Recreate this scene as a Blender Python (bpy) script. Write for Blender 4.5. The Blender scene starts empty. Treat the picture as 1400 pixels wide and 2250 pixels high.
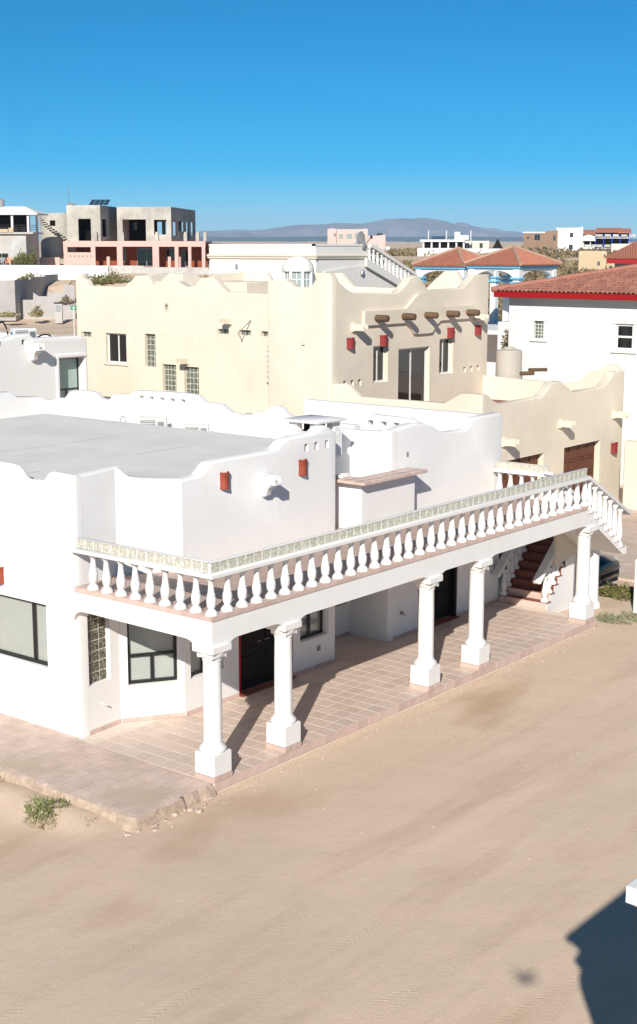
import bpy, bmesh, math, random
from mathutils import Vector, Matrix
from mathutils.geometry import tessellate_polygon
random.seed(7)
S = bpy.context.scene
C = S.collection
R = math.radians

# ------------------------------------------------------------------ camera, sky, sun, exposure
FW = Vector((0.76906, 0.61199, -0.18441)).normalized()
RT = Vector((0.62284, -0.78235, 0.00117)).normalized()
UP = RT.cross(FW)
cam_d = bpy.data.cameras.new('camera')
cam = bpy.data.objects.new('camera', cam_d)
C.objects.link(cam)
CAM = Vector((-16.883, -15.730, 9.088))
cam.matrix_world = Matrix(((RT.x, UP.x, -FW.x, CAM.x), (RT.y, UP.y, -FW.y, CAM.y), (RT.z, UP.z, -FW.z, CAM.z), (0, 0, 0, 1)))
cam_d.sensor_fit = 'VERTICAL'
cam_d.sensor_height = 36
cam_d.lens = 36 * 3089.0 / 2250.0
cam_d.clip_start = 0.2
cam_d.clip_end = 40000
S.camera = cam

SUN_EL = R(28.4)
world = bpy.data.worlds.new('World')
S.world = world
world.use_nodes = True
wn, wl = world.node_tree.nodes, world.node_tree.links
sky = wn.new('ShaderNodeTexSky')
sky.sky_type = 'NISHITA'
sky.sun_disc = False
sky.sun_elevation = SUN_EL
sky.sun_rotation = R(240.4)
sky.altitude = 0
sky.air_density = 0.6
sky.dust_density = 0.0
sky.ozone_density = 6.0
hsv = wn.new('ShaderNodeHueSaturation')
hsv.inputs['Hue'].default_value = 0.487
hsv.inputs['Saturation'].default_value = 1.55
wl.new(sky.outputs[0], hsv.inputs['Color'])
wl.new(hsv.outputs[0], wn['Background'].inputs[0])
wn['Background'].inputs[1].default_value = 0.072
sl = bpy.data.lights.new('sun', 'SUN')
sl.energy = 5.0
sl.angle = R(0.53)
sl.color = (1.0, 0.945, 0.86)
so = bpy.data.objects.new('sun', sl)
C.objects.link(so)
LD = Vector((0.76518, 0.43425, -0.47531)).normalized()
so.rotation_euler = LD.to_track_quat('-Z', 'Y').to_euler()
so.location = (-30, -25, 40)
S.view_settings.view_transform = 'Standard'
S.view_settings.look = 'None'
S.view_settings.gamma = 1
S.view_settings.use_curve_mapping = False
S.view_settings.exposure = 0.32
S.render.engine = 'CYCLES'
S.cycles.use_denoising = True
S.cycles.max_bounces = 8
S.cycles.volume_bounces = 0

# ------------------------------------------------------------------ materials
MATS = {}
def M(name, col, rough=0.85, var=0.05, vs=1.5, bump=0.0, bs=40, rnd=0.0, spec=0.25, metal=0, stretch=None, dirt=None, ds=0.6, trans=0):
    m = bpy.data.materials.new(name)
    m.use_nodes = True
    n, l = m.node_tree.nodes, m.node_tree.links
    b = n['Principled BSDF']
    b.inputs['Roughness'].default_value = rough
    b.inputs['Metallic'].default_value = metal
    b.inputs['Specular IOR Level'].default_value = spec
    tc = n.new('ShaderNodeTexCoord')
    vec = tc.outputs['Object']
    if stretch:
        mp = n.new('ShaderNodeMapping')
        mp.inputs['Scale'].default_value = stretch
        l.new(vec, mp.inputs[0])
        vec = mp.outputs[0]
    ns = n.new('ShaderNodeTexNoise')
    ns.inputs['Scale'].default_value = vs
    ns.inputs['Detail'].default_value = 6
    ns.inputs['Roughness'].default_value = 0.6
    l.new(vec, ns.inputs['Vector'])
    mr = n.new('ShaderNodeMapRange')
    mr.inputs[1].default_value = 0.25
    mr.inputs[2].default_value = 0.75
    mr.inputs[3].default_value = 1 - var
    mr.inputs[4].default_value = 1 + var
    l.new(ns.outputs[0], mr.inputs[0])
    val = mr.outputs[0]
    if rnd:
        oi = n.new('ShaderNodeObjectInfo')
        m2 = n.new('ShaderNodeMapRange')
        m2.inputs[3].default_value = 1 - rnd
        m2.inputs[4].default_value = 1 + rnd
        l.new(oi.outputs['Random'], m2.inputs[0])
        mm = n.new('ShaderNodeMath')
        mm.operation = 'MULTIPLY'
        l.new(val, mm.inputs[0])
        l.new(m2.outputs[0], mm.inputs[1])
        val = mm.outputs[0]
    mx = n.new('ShaderNodeVectorMath')
    mx.operation = 'SCALE'
    mx.inputs[0].default_value = col
    l.new(val, mx.inputs['Scale'])
    out = mx.outputs[0]
    if dirt:
        nd = n.new('ShaderNodeTexNoise')
        nd.inputs['Scale'].default_value = ds
        nd.inputs['Detail'].default_value = 8
        nd.inputs['Roughness'].default_value = 0.65
        l.new(vec, nd.inputs['Vector'])
        rr = n.new('ShaderNodeMapRange')
        rr.inputs[1].default_value = 0.48
        rr.inputs[2].default_value = 0.72
        l.new(nd.outputs[0], rr.inputs[0])
        mi = n.new('ShaderNodeMixRGB')
        mi.inputs[2].default_value = (*dirt, 1)
        l.new(rr.outputs[0], mi.inputs[0])
        l.new(out, mi.inputs[1])
        out = mi.outputs[0]
    l.new(out, b.inputs['Base Color'])
    if bump:
        nb = n.new('ShaderNodeTexNoise')
        nb.inputs['Scale'].default_value = bs
        nb.inputs['Detail'].default_value = 4
        l.new(vec, nb.inputs['Vector'])
        bp = n.new('ShaderNodeBump')
        bp.inputs['Strength'].default_value = bump
        bp.inputs['Distance'].default_value = 0.02
        l.new(nb.outputs[0], bp.inputs['Height'])
        l.new(bp.outputs[0], b.inputs['Normal'])
    MATS[name] = m
    return m

M('white', (0.775, 0.76, 0.74), 0.8, 0.03, 0.8, 0.14, 25, dirt=(0.735, 0.71, 0.675), ds=0.5)
M('white_trim', (0.75, 0.735, 0.715), 0.6, 0.02, 2, 0.05, 40)
M('cream', (0.69, 0.615, 0.50), 0.85, 0.06, 0.7, 0.14, 22, dirt=(0.63, 0.555, 0.445), ds=0.4)
M('tank', (0.42, 0.385, 0.33), 0.6, 0.05, 2)
M('cream_pale', (0.66, 0.60, 0.52), 0.85, 0.03, 0.8, 0.1, 25)
M('h3_white', (0.72, 0.695, 0.65), 0.85, 0.02, 0.8, 0.08, 25)
M('far_white', (0.70, 0.69, 0.675), 0.85, 0.04, 0.8)
M('tan', (0.52, 0.40, 0.26), 0.85, 0.04, 0.6, 0.1, 20)
M('brown_wall', (0.27, 0.175, 0.12), 0.9, 0.06, 0.5)
M('pink', (0.62, 0.41, 0.36), 0.85, 0.05, 0.8)
M('pink_pale', (0.56, 0.45, 0.40), 0.85, 0.04, 0.4)
M('salmon', (0.66, 0.30, 0.19), 0.85, 0.08, 0.8)
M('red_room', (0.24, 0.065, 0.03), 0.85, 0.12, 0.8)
M('concrete', (0.45, 0.425, 0.375), 0.95, 0.22, 0.6, 0.3, 6, dirt=(0.30, 0.285, 0.26), ds=0.35)
M('block', (0.38, 0.36, 0.345), 0.95, 0.12, 0.6, 0.3, 10, rnd=0.08)
M('plaster_grey', (0.46, 0.45, 0.425), 0.95, 0.16, 0.5, 0.2, 8, dirt=(0.36, 0.34, 0.31), ds=0.4)
M('roof_grey', (0.78, 0.745, 0.695), 0.9, 0.05, 1.4, 0.2, 14, dirt=(0.69, 0.655, 0.605), ds=0.6)
M('terracotta', (0.27, 0.06, 0.035), 0.75, 0.14, 9, 0.2, 30, rnd=0.1)
M('sconce_red', (0.23, 0.032, 0.03), 0.7, 0.2, 10, 0.2, 30, rnd=0.15)
M('roof_tile', (0.37, 0.165, 0.12), 0.85, 0.16, 6, 0.2, 25, rnd=0.22)
M('roof_tile_far', (0.36, 0.15, 0.10), 0.9, 0.22, 4)
M('ridge', (0.42, 0.26, 0.19), 0.9, 0.1, 4)
M('red_paint', (0.29, 0.007, 0.010), 0.6, 0.06, 3, rnd=0)
M('tile', (0.595, 0.475, 0.395), 0.42, 0.10, 5, 0.05, 30, rnd=0.07, spec=0.45, dirt=(0.53, 0.42, 0.34), ds=1.3)
M('tile_edge', (0.555, 0.415, 0.36), 0.5, 0.10, 7, 0.05, 30, rnd=0.09, spec=0.35)
M('grout', (0.70, 0.60, 0.51), 0.95, 0.1, 8)
M('red_tile_and_shade', (0.20, 0.07, 0.045), 0.6, 0.15, 3, 0.1, 20, rnd=0.08)
M('sidewalk', (0.62, 0.49, 0.42), 0.9, 0.16, 2.5, 0.35, 12, dirt=(0.50, 0.385, 0.30), ds=0.9)
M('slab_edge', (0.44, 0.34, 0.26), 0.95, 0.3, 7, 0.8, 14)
M('rubble', (0.50, 0.41, 0.33), 0.95, 0.25, 6, 0.6, 12, rnd=0.15)
M('black_frame', (0.012, 0.013, 0.014), 0.4, 0.1, 5, spec=0.5)
M('dark_glass', (0.012, 0.012, 0.013), 0.06, 0.1, 3, spec=0.6)
M('void', (0.01, 0.009, 0.008), 0.9, 0.1, 3, spec=0.0)  # near-black for insides of holes and rooms; their shade is in the colour
M('pane_green', (0.30, 0.36, 0.335), 0.12, 0.05, 3, spec=0.6)
M('pane_sky', (0.20, 0.30, 0.32), 0.06, 0.05, 2, spec=0.8)
M('blind', (0.48, 0.485, 0.46), 0.5, 0.05, 3)
M('shade_green', (0.36, 0.45, 0.41), 0.5, 0.05, 3)
M('wood_and_shade_dark', (0.008, 0.005, 0.004), 0.75, 0.3, 3, 0.2, 20, stretch=(8, 8, 1))  # black door wood; also carries the shade of recessed back walls
M('door_wood', (0.12, 0.042, 0.022), 0.55, 0.3, 2.5, 0.15, 20, rnd=0.1, stretch=(7, 7, 1))
M('viga', (0.13, 0.082, 0.048), 0.85, 0.3, 3, 0.3, 20, rnd=0.15, stretch=(6, 1, 6))
M('metal', (0.30, 0.31, 0.32), 0.45, 0.08, 5, metal=0.7)
M('metal_dark', (0.045, 0.045, 0.05), 0.5, 0.1, 5, metal=0.4)
M('plastic_white', (0.70, 0.69, 0.66), 0.5, 0.04, 5)
M('plastic_grey', (0.25, 0.26, 0.25), 0.6, 0.1, 5)
M('cable', (0.02, 0.02, 0.022), 0.6, 0.1, 5)
M('sign_green', (0.01, 0.22, 0.10), 0.5, 0.05, 5)
M('blue', (0.16, 0.46, 0.68), 0.7, 0.06, 1)
M('blue_deep', (0.015, 0.04, 0.38), 0.7, 0.1, 1)
M('solar', (0.03, 0.06, 0.10), 0.2, 0.1, 2, spec=0.6)
M('car_paint', (0.006, 0.008, 0.016), 0.18, 0.05, 3, spec=0.7)
M('rubber', (0.012, 0.012, 0.012), 0.8, 0.1, 8)
M('lamp_glass', (0.6, 0.6, 0.6), 0.1, 0.05, 5, spec=0.8)
M('leaf_green', (0.17, 0.205, 0.065), 0.7, 0.4, 5)
M('leaf_olive', (0.15, 0.145, 0.05), 0.8, 0.4, 4)
M('leaf_grey', (0.27, 0.27, 0.17), 0.85, 0.3, 5)
M('scrub', (0.215, 0.165, 0.09), 0.9, 0.45, 0.35)
M('dry_grass', (0.33, 0.28, 0.16), 0.9, 0.3, 5)
M('stone', (0.50, 0.43, 0.36), 0.9, 0.3, 8, rnd=0.2)
M('mountain', (0.22, 0.185, 0.20), 0.95, 0.55, 0.0026, stretch=(1, 1, 3))
M('range_dark', (0.045, 0.055, 0.065), 0.95, 0.3, 0.003)

def streaks(name, col, amount):
    # faint rain streaks and hairline patches on stucco
    m = MATS[name]
    n, l = m.node_tree.nodes, m.node_tree.links
    b = n['Principled BSDF']
    tc = n.new('ShaderNodeTexCoord')
    mp = n.new('ShaderNodeMapping')
    mp.inputs['Scale'].default_value = (5, 5, 0.35)
    l.new(tc.outputs['Object'], mp.inputs[0])
    ns = n.new('ShaderNodeTexNoise')
    ns.inputs['Scale'].default_value = 1.6
    ns.inputs['Detail'].default_value = 7
    ns.inputs['Roughness'].default_value = 0.65
    l.new(mp.outputs[0], ns.inputs['Vector'])
    mr = n.new('ShaderNodeMapRange')
    mr.inputs[1].default_value = 0.55
    mr.inputs[2].default_value = 0.78
    mr.inputs[4].default_value = amount
    l.new(ns.outputs[0], mr.inputs[0])
    src = b.inputs['Base Color'].links[0].from_socket
    mx = n.new('ShaderNodeMixRGB')
    mx.inputs[2].default_value = (*col, 1)
    l.new(mr.outputs[0], mx.inputs[0])
    l.new(src, mx.inputs[1])
    l.new(mx.outputs[0], b.inputs['Base Color'])
streaks('white', (0.58, 0.55, 0.51), 0.22)
streaks('cream', (0.50, 0.43, 0.34), 0.45)
streaks('white_trim', (0.54, 0.51, 0.47), 0.4)
streaks('far_white', (0.5, 0.47, 0.43), 0.4)
streaks('h3_white', (0.55, 0.52, 0.47), 0.4)

def glass_block_mat():
    m = bpy.data.materials.new('glass_block')
    m.use_nodes = True
    n, l = m.node_tree.nodes, m.node_tree.links
    b = n['Principled BSDF']
    tc = n.new('ShaderNodeTexCoord')
    oi = n.new('ShaderNodeObjectInfo')
    ad = n.new('ShaderNodeVectorMath')
    ad.operation = 'ADD'
    l.new(tc.outputs['Object'], ad.inputs[0])
    sc = n.new('ShaderNodeMath')
    sc.operation = 'MULTIPLY'
    sc.inputs[1].default_value = 9
    l.new(oi.outputs['Random'], sc.inputs[0])
    l.new(sc.outputs[0], ad.inputs[1])
    ns = n.new('ShaderNodeTexNoise')
    ns.inputs['Scale'].default_value = 13
    ns.inputs['Detail'].default_value = 2
    ns.inputs['Distortion'].default_value = 2.5
    l.new(ad.outputs[0], ns.inputs['Vector'])
    cr = n.new('ShaderNodeValToRGB')
    cr.color_ramp.elements[0].position = 0.42
    cr.color_ramp.elements[0].color = (0.43, 0.41, 0.335, 1)
    cr.color_ramp.elements[1].position = 0.62
    cr.color_ramp.elements[1].color = (0.66, 0.64, 0.545, 1)
    l.new(ns.outputs[0], cr.inputs[0])
    l.new(cr.outputs[0], b.inputs['Base Color'])
    b.inputs['Roughness'].default_value = 0.12
    b.inputs['Specular IOR Level'].default_value = 0.6
    bp = n.new('ShaderNodeBump')
    bp.inputs['Strength'].default_value = 0.8
    bp.inputs['Distance'].default_value = 0.03
    l.new(ns.outputs[0], bp.inputs['Height'])
    l.new(bp.outputs[0], b.inputs['Normal'])
    MATS['glass_block'] = m
    m2 = m.copy()
    m2.name = 'glass_block_dark'
    e = [x for x in m2.node_tree.nodes if x.type == 'VALTORGB'][0].color_ramp.elements
    e[0].color = (0.02, 0.02, 0.014, 1)
    e[1].color = (0.30, 0.29, 0.20, 1)
    e[0].position = 0.45
    e[1].position = 0.66
    MATS['glass_block_dark'] = m2
    m3 = m.copy()
    m3.name = 'glass_block_green'
    e = [x for x in m3.node_tree.nodes if x.type == 'VALTORGB'][0].color_ramp.elements
    e[0].color = (0.05, 0.065, 0.05, 1)
    e[1].color = (0.24, 0.27, 0.22, 1)
    MATS['glass_block_green'] = m3
glass_block_mat()

def clear_glass():
    m = bpy.data.materials.new('clear_glass')
    m.use_nodes = True
    n, l = m.node_tree.nodes, m.node_tree.links
    n.remove(n['Principled BSDF'])
    t = n.new('ShaderNodeBsdfTransparent')
    t.inputs[0].default_value = (0.97, 0.985, 0.98, 1)
    g = n.new('ShaderNodeBsdfGlossy')
    g.inputs['Roughness'].default_value = 0.02
    lw = n.new('ShaderNodeLayerWeight')
    lw.inputs[0].default_value = 0.5
    f = n.new('ShaderNodeMapRange')
    f.inputs[1].default_value = 0.3
    f.inputs[3].default_value = 0.05
    f.inputs[4].default_value = 0.7
    l.new(lw.outputs['Facing'], f.inputs[0])
    x = n.new('ShaderNodeMixShader')
    l.new(f.outputs[0], x.inputs[0])
    l.new(t.outputs[0], x.inputs[1])
    l.new(g.outputs[0], x.inputs[2])
    l.new(x.outputs[0], n['Material Output'].inputs[0])
    MATS['clear_glass'] = m
clear_glass()

def ground_mat():
    m = bpy.data.materials.new('sand')
    m.use_nodes = True
    n, l = m.node_tree.nodes, m.node_tree.links
    b = n['Principled BSDF']
    b.inputs['Roughness'].default_value = 0.95
    b.inputs['Specular IOR Level'].default_value = 0.1
    tc = n.new('ShaderNodeTexCoord')
    def noise(scale, detail, stretch=None, rot=0, ro=0.6):
        mp = n.new('ShaderNodeMapping')
        mp.inputs['Scale'].default_value = stretch or (1, 1, 1)
        mp.inputs['Rotation'].default_value = (0, 0, R(rot))
        l.new(tc.outputs['Object'], mp.inputs[0])
        t = n.new('ShaderNodeTexNoise')
        t.inputs['Scale'].default_value = scale
        t.inputs['Detail'].default_value = detail
        t.inputs['Roughness'].default_value = ro
        l.new(mp.outputs[0], t.inputs['Vector'])
        return t.outputs[0]
    def rng(x, a, b_, c=0, d=1):
        t = n.new('ShaderNodeMapRange')
        for i, v in enumerate((a, b_, c, d)):
            t.inputs[1 + i].default_value = v
        l.new(x, t.inputs[0])
        return t.outputs[0]
    def mix(f, a, c):
        t = n.new('ShaderNodeMixRGB')
        l.new(f, t.inputs[0])
        if isinstance(a, tuple): t.inputs[1].default_value = (*a, 1)
        else: l.new(a, t.inputs[1])
        t.inputs[2].default_value = (*c, 1)
        return t.outputs[0]
    c = mix(rng(noise(0.30, 5, (0.35, 1, 1), -12), 0.38, 0.62), (0.70, 0.54, 0.405), (0.615, 0.475, 0.355))
    c = mix(rng(noise(0.42, 5, (0.45, 1.0, 1), 8, 0.5), 0.56, 0.70, 0, 0.75), c, (0.47, 0.315, 0.205))
    c = mix(rng(noise(0.9, 5, (0.07, 1.6, 1), 4), 0.50, 0.72, 0, 0.4), c, (0.73, 0.58, 0.45))
    c = mix(rng(noise(1.3, 6, (0.12, 0.9, 1), 7), 0.52, 0.72, 0, 0.5), c, (0.46, 0.33, 0.23))
    c = mix(rng(noise(22, 4), 0.55, 0.72, 0, 0.3), c, (0.50, 0.375, 0.275))
    c = mix(rng(noise(40, 2), 0.68, 0.74, 0, 0.6), c, (0.62, 0.55, 0.47))
    l.new(c, b.inputs['Base Color'])
    h1 = noise(3.5, 8, (0.8, 1, 1), 5, 0.68)
    h2 = noise(45, 3)
    wv = n.new('ShaderNodeMath')
    wv.operation = 'MULTIPLY_ADD'
    wv.inputs[1].default_value = 0.35
    l.new(h2, wv.inputs[0])
    l.new(h1, wv.inputs[2])
    bp = n.new('ShaderNodeBump')
    # tyre tracks: tread pattern in narrow curving bands
    sx = n.new('ShaderNodeSeparateXYZ')
    l.new(tc.outputs['Object'], sx.inputs[0])
    def mth(op, a, b_=None, cl=False):
        t = n.new('ShaderNodeMath')
        t.operation = op
        t.use_clamp = cl
        for i, v in enumerate((a, b_)):
            if v is None: continue
            if isinstance(v, (int, float)): t.inputs[i].default_value = v
            else: l.new(v, t.inputs[i])
        return t.outputs[0]
    X, Y = sx.outputs[0], sx.outputs[1]
    wob = mth('MULTIPLY', mth('SINE', mth('MULTIPLY', X, 0.21)), 0.4)
    total = None
    for y0, sl_, w_ in ((-2.3, 0.03, .10), (-3.75, 0.03, .10), (-4.9, -0.05, .11), (-6.4, -0.05, .11), (-7.6, 0.10, .10), (-9.0, 0.10, .10), (-6.9, -.24, .1), (-8.2, -.24, .1)):
        dd = mth('ABSOLUTE', mth('SUBTRACT', mth('SUBTRACT', Y, mth('MULTIPLY', X, sl_)), mth('ADD', wob, y0)))
        mk = mth('SUBTRACT', 1.0, mth('DIVIDE', dd, w_), True)
        mk = mth('MINIMUM', mth('MULTIPLY', mk, 3.0), 1.0)
        tr = mth('SINE', mth('ADD', mth('MULTIPLY', X, 62.0), mth('MULTIPLY', dd, 70.0)))
        pt = mth('MULTIPLY', mk, mth('ADD', mth('MULTIPLY', tr, 0.5), -0.5))
        total = pt if total is None else mth('ADD', total, pt)
    br_ = rng(noise(0.45, 5), 0.44, 0.66)
    total = mth('MULTIPLY', total, br_)
    hh = mth('ADD', wv.outputs[0], mth('MULTIPLY', total, 0.30))
    bp.inputs['Strength'].default_value = 0.28
    bp.inputs['Distance'].default_value = 0.05
    l.new(hh, bp.inputs['Height'])
    l.new(bp.outputs[0], b.inputs['Normal'])
    MATS['sand'] = m
ground_mat()

def sidewalk_mat():
    # stamped concrete: slab joints and a dusty, worn surface
    m = MATS['sidewalk']
    n, l = m.node_tree.nodes, m.node_tree.links
    b = n['Principled BSDF']
    tc = n.new('ShaderNodeTexCoord')
    br = n.new('ShaderNodeTexBrick')
    br.inputs['Scale'].default_value = 1.0
    br.inputs['Brick Width'].default_value = 0.62
    br.inputs['Row Height'].default_value = 0.34
    br.inputs['Mortar Size'].default_value = 0.012
    br.inputs['Mortar Smooth'].default_value = 0.6
    br.inputs['Color1'].default_value = (1, 1, 1, 1)
    br.inputs['Color2'].default_value = (0.90, 0.90, 0.90, 1)
    br.inputs['Mortar'].default_value = (0.72, 0.70, 0.68, 1)
    ns = n.new('ShaderNodeTexNoise')
    ns.inputs['Scale'].default_value = 2.5
    dv = n.new('ShaderNodeVectorMath')
    dv.operation = 'SCALE'
    dv.inputs['Scale'].default_value = 0.072
    l.new(tc.outputs['Object'], ns.inputs['Vector'])
    l.new(ns.outputs['Color'], dv.inputs[0])
    ad = n.new('ShaderNodeVectorMath')
    l.new(tc.outputs['Object'], ad.inputs[0])
    l.new(dv.outputs[0], ad.inputs[1])
    l.new(ad.outputs[0], br.inputs['Vector'])
    src = b.inputs['Base Color'].links[0].from_socket
    mu = n.new('ShaderNodeMixRGB')
    mu.blend_type = 'MULTIPLY'
    mu.inputs[0].default_value = 0.75
    l.new(src, mu.inputs[1])
    l.new(br.outputs[0], mu.inputs[2])
    dn = n.new('ShaderNodeTexNoise')
    dn.inputs['Scale'].default_value = 0.75
    dn.inputs['Detail'].default_value = 7
    l.new(tc.outputs['Object'], dn.inputs['Vector'])
    mr = n.new('ShaderNodeMapRange')
    mr.inputs[1].default_value = 0.52
    mr.inputs[2].default_value = 0.66
    l.new(dn.outputs[0], mr.inputs[0])
    mx = n.new('ShaderNodeMixRGB')
    mx.inputs[2].default_value = (0.50, 0.40, 0.30, 1)
    l.new(mr.outputs[0], mx.inputs[0])
    l.new(mu.outputs[0], mx.inputs[1])
    l.new(mx.outputs[0], b.inputs['Base Color'])
sidewalk_mat()

# ------------------------------------------------------------------ mesh helpers
class MB:
    def __init__(self):
        self.v = []; self.f = []
    def add(self, vs, fs):
        o = len(self.v)
        self.v.extend([tuple(p) for p in vs])
        self.f.extend([tuple(i + o for i in f) for f in fs])
        return self
    def box(self, x0, y0, z0, x1, y1, z1, T=None):
        vs = [(x0, y0, z0), (x1, y0, z0), (x1, y1, z0), (x0, y1, z0), (x0, y0, z1), (x1, y0, z1), (x1, y1, z1), (x0, y1, z1)]
        if T: vs = [T(*p) for p in vs]
        return self.add(vs, [(0, 3, 2, 1), (4, 5, 6, 7), (0, 1, 5, 4), (1, 2, 6, 5), (2, 3, 7, 6), (3, 0, 4, 7)])
    def bbox(self, x0, y0, z0, x1, y1, z1, r=0.01, T=None):
        # box with chamfered edges (24 verts)
        vs = []
        for z, zi in ((z0, 0), (z0 + r, 1), (z1 - r, 1), (z1, 0)):
            k = 0 if zi else r
            a = [(x0 + r, y0), (x1 - r, y0), (x1, y0 + r), (x1, y1 - r), (x1 - r, y1), (x0 + r, y1), (x0, y1 - r), (x0, y0 + r)]
            cx, cy = (x0 + x1) / 2, (y0 + y1) / 2
            for (x, y) in a:
                vs.append((x - math.copysign(k, x - cx), y - math.copysign(k, y - cy), z))
        if T: vs = [T(*p) for p in vs]
        fs = [tuple(range(7, -1, -1)), tuple(range(24, 32))]
        for j in range(3):
            for i in range(8):
                i2 = (i + 1) % 8
                fs.append((j * 8 + i, j * 8 + i2, j * 8 + 8 + i2, j * 8 + 8 + i))
        return self.add(vs, fs)
    def loops(self, loops, cap0=True, cap1=True):
        n = len(loops[0]); vs = [p for lp in loops for p in lp]; fs = []
        for j in range(len(loops) - 1):
            for i in range(n):
                i2 = (i + 1) % n
                fs.append((j * n + i, j * n + i2, (j + 1) * n + i2, (j + 1) * n + i))
        if cap0: fs.append(tuple(range(n - 1, -1, -1)))
        if cap1: fs.append(tuple((len(loops) - 1) * n + i for i in range(n)))
        return self.add(vs, fs)
    def lathe(self, prof, seg=16, c=(0, 0, 0), a0=0, sq=None):
        lp = []
        for k, (r, z) in enumerate(prof):
            lp.append([(c[0] + r * math.cos(a0 + 2 * math.pi * i / seg), c[1] + r * math.sin(a0 + 2 * math.pi * i / seg), c[2] + z) for i in range(seg)])
        return self.loops(lp)
    def tube(self, pts, r, seg=8, cap=True):
        pts = [Vector(p) for p in pts]; lp = []
        for i, p in enumerate(pts):
            d = (pts[min(i + 1, len(pts) - 1)] - pts[max(i - 1, 0)]).normalized()
            a = d.orthogonal().normalized() if abs(d.z) > 0.95 else Vector((0, 0, 1)).cross(d).normalized()
            b = d.cross(a)
            rr = r[i] if isinstance(r, (list, tuple)) else r
            lp.append([p + rr * (math.cos(2 * math.pi * k / seg) * a + math.sin(2 * math.pi * k / seg) * b) for k in range(seg)])
        return self.loops(lp, cap, cap)
    def extrude(self, poly, fn0, fn1):
        # poly: list of 2D points; fn0/fn1 map (a,b) to 3D
        n = len(poly)
        vs = [fn0(*p) for p in poly] + [fn1(*p) for p in poly]
        tr = tessellate_polygon([[Vector((p[0], p[1], 0)) for p in poly]])
        fs = [tuple(t) for t in tr] + [tuple(i + n for i in reversed(t)) for t in tr]
        fs += [(i, (i + 1) % n, (i + 1) % n + n, i + n) for i in range(n)]
        return self.add(vs, fs)
    def mesh(self, name, mat, angle=40):
        me = bpy.data.meshes.new(name)
        me.from_pydata(self.v, [], self.f)
        bm = bmesh.new(); bm.from_mesh(me)
        bmesh.ops.recalc_face_normals(bm, faces=bm.faces)
        bm.to_mesh(me); bm.free()
        me.materials.append(MATS[mat] if isinstance(mat, str) else mat)
        if angle:
            me.polygons.foreach_set('use_smooth', [True] * len(me.polygons))
            me.set_sharp_from_angle(angle=R(angle))
        return me
    def build(self, name, mat, parent=None, angle=40, world=True):
        return link(name, self.mesh(name, mat, angle), parent)

ROOTINV = {}
def link(name, me, parent=None, loc=None, rot=None):
    o = bpy.data.objects.new(name, me)
    C.objects.link(o)
    if loc is not None: o.location = loc
    if rot is not None: o.rotation_euler = rot
    if parent is not None:
        o.parent = parent
        if parent.name in ROOTINV: o.matrix_parent_inverse = ROOTINV[parent.name]
    return o
def tag(o, label, cat, group=None):
    o['label'] = label; o['category'] = cat
    if group: o['group'] = group
    return o
def thing(name, label, cat, loc, group=None, rotz=0, local=False):
    # an Empty at the base of a thing; local=False: parts are given in world coordinates
    o = bpy.data.objects.new(name, None)
    C.objects.link(o)
    o.location = loc
    o.rotation_euler = (0, 0, rotz)
    o.empty_display_size = 0.3
    if not local: ROOTINV[o.name] = Matrix.Translation(Vector(loc)).inverted()
    return tag(o, label, cat, group)
def structure(o):
    o['kind'] = 'structure'; return o
def stuff(o):
    o['kind'] = 'stuff'; return o

class WF:
    """frame of a wall: s along it, d into it, z up"""
    def __init__(self, p0, p1, flip=False):
        self.p = Vector((p0[0], p0[1], 0)); d = Vector((p1[0] - p0[0], p1[1] - p0[1], 0))
        self.L = d.length; self.t = d.normalized()
        self.n = Vector((-self.t.y, self.t.x, 0))
        if flip: self.n = -self.n
    def __call__(self, s, d, z):
        q = self.p + self.t * s + self.n * d
        return (q.x, q.y, z)

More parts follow.
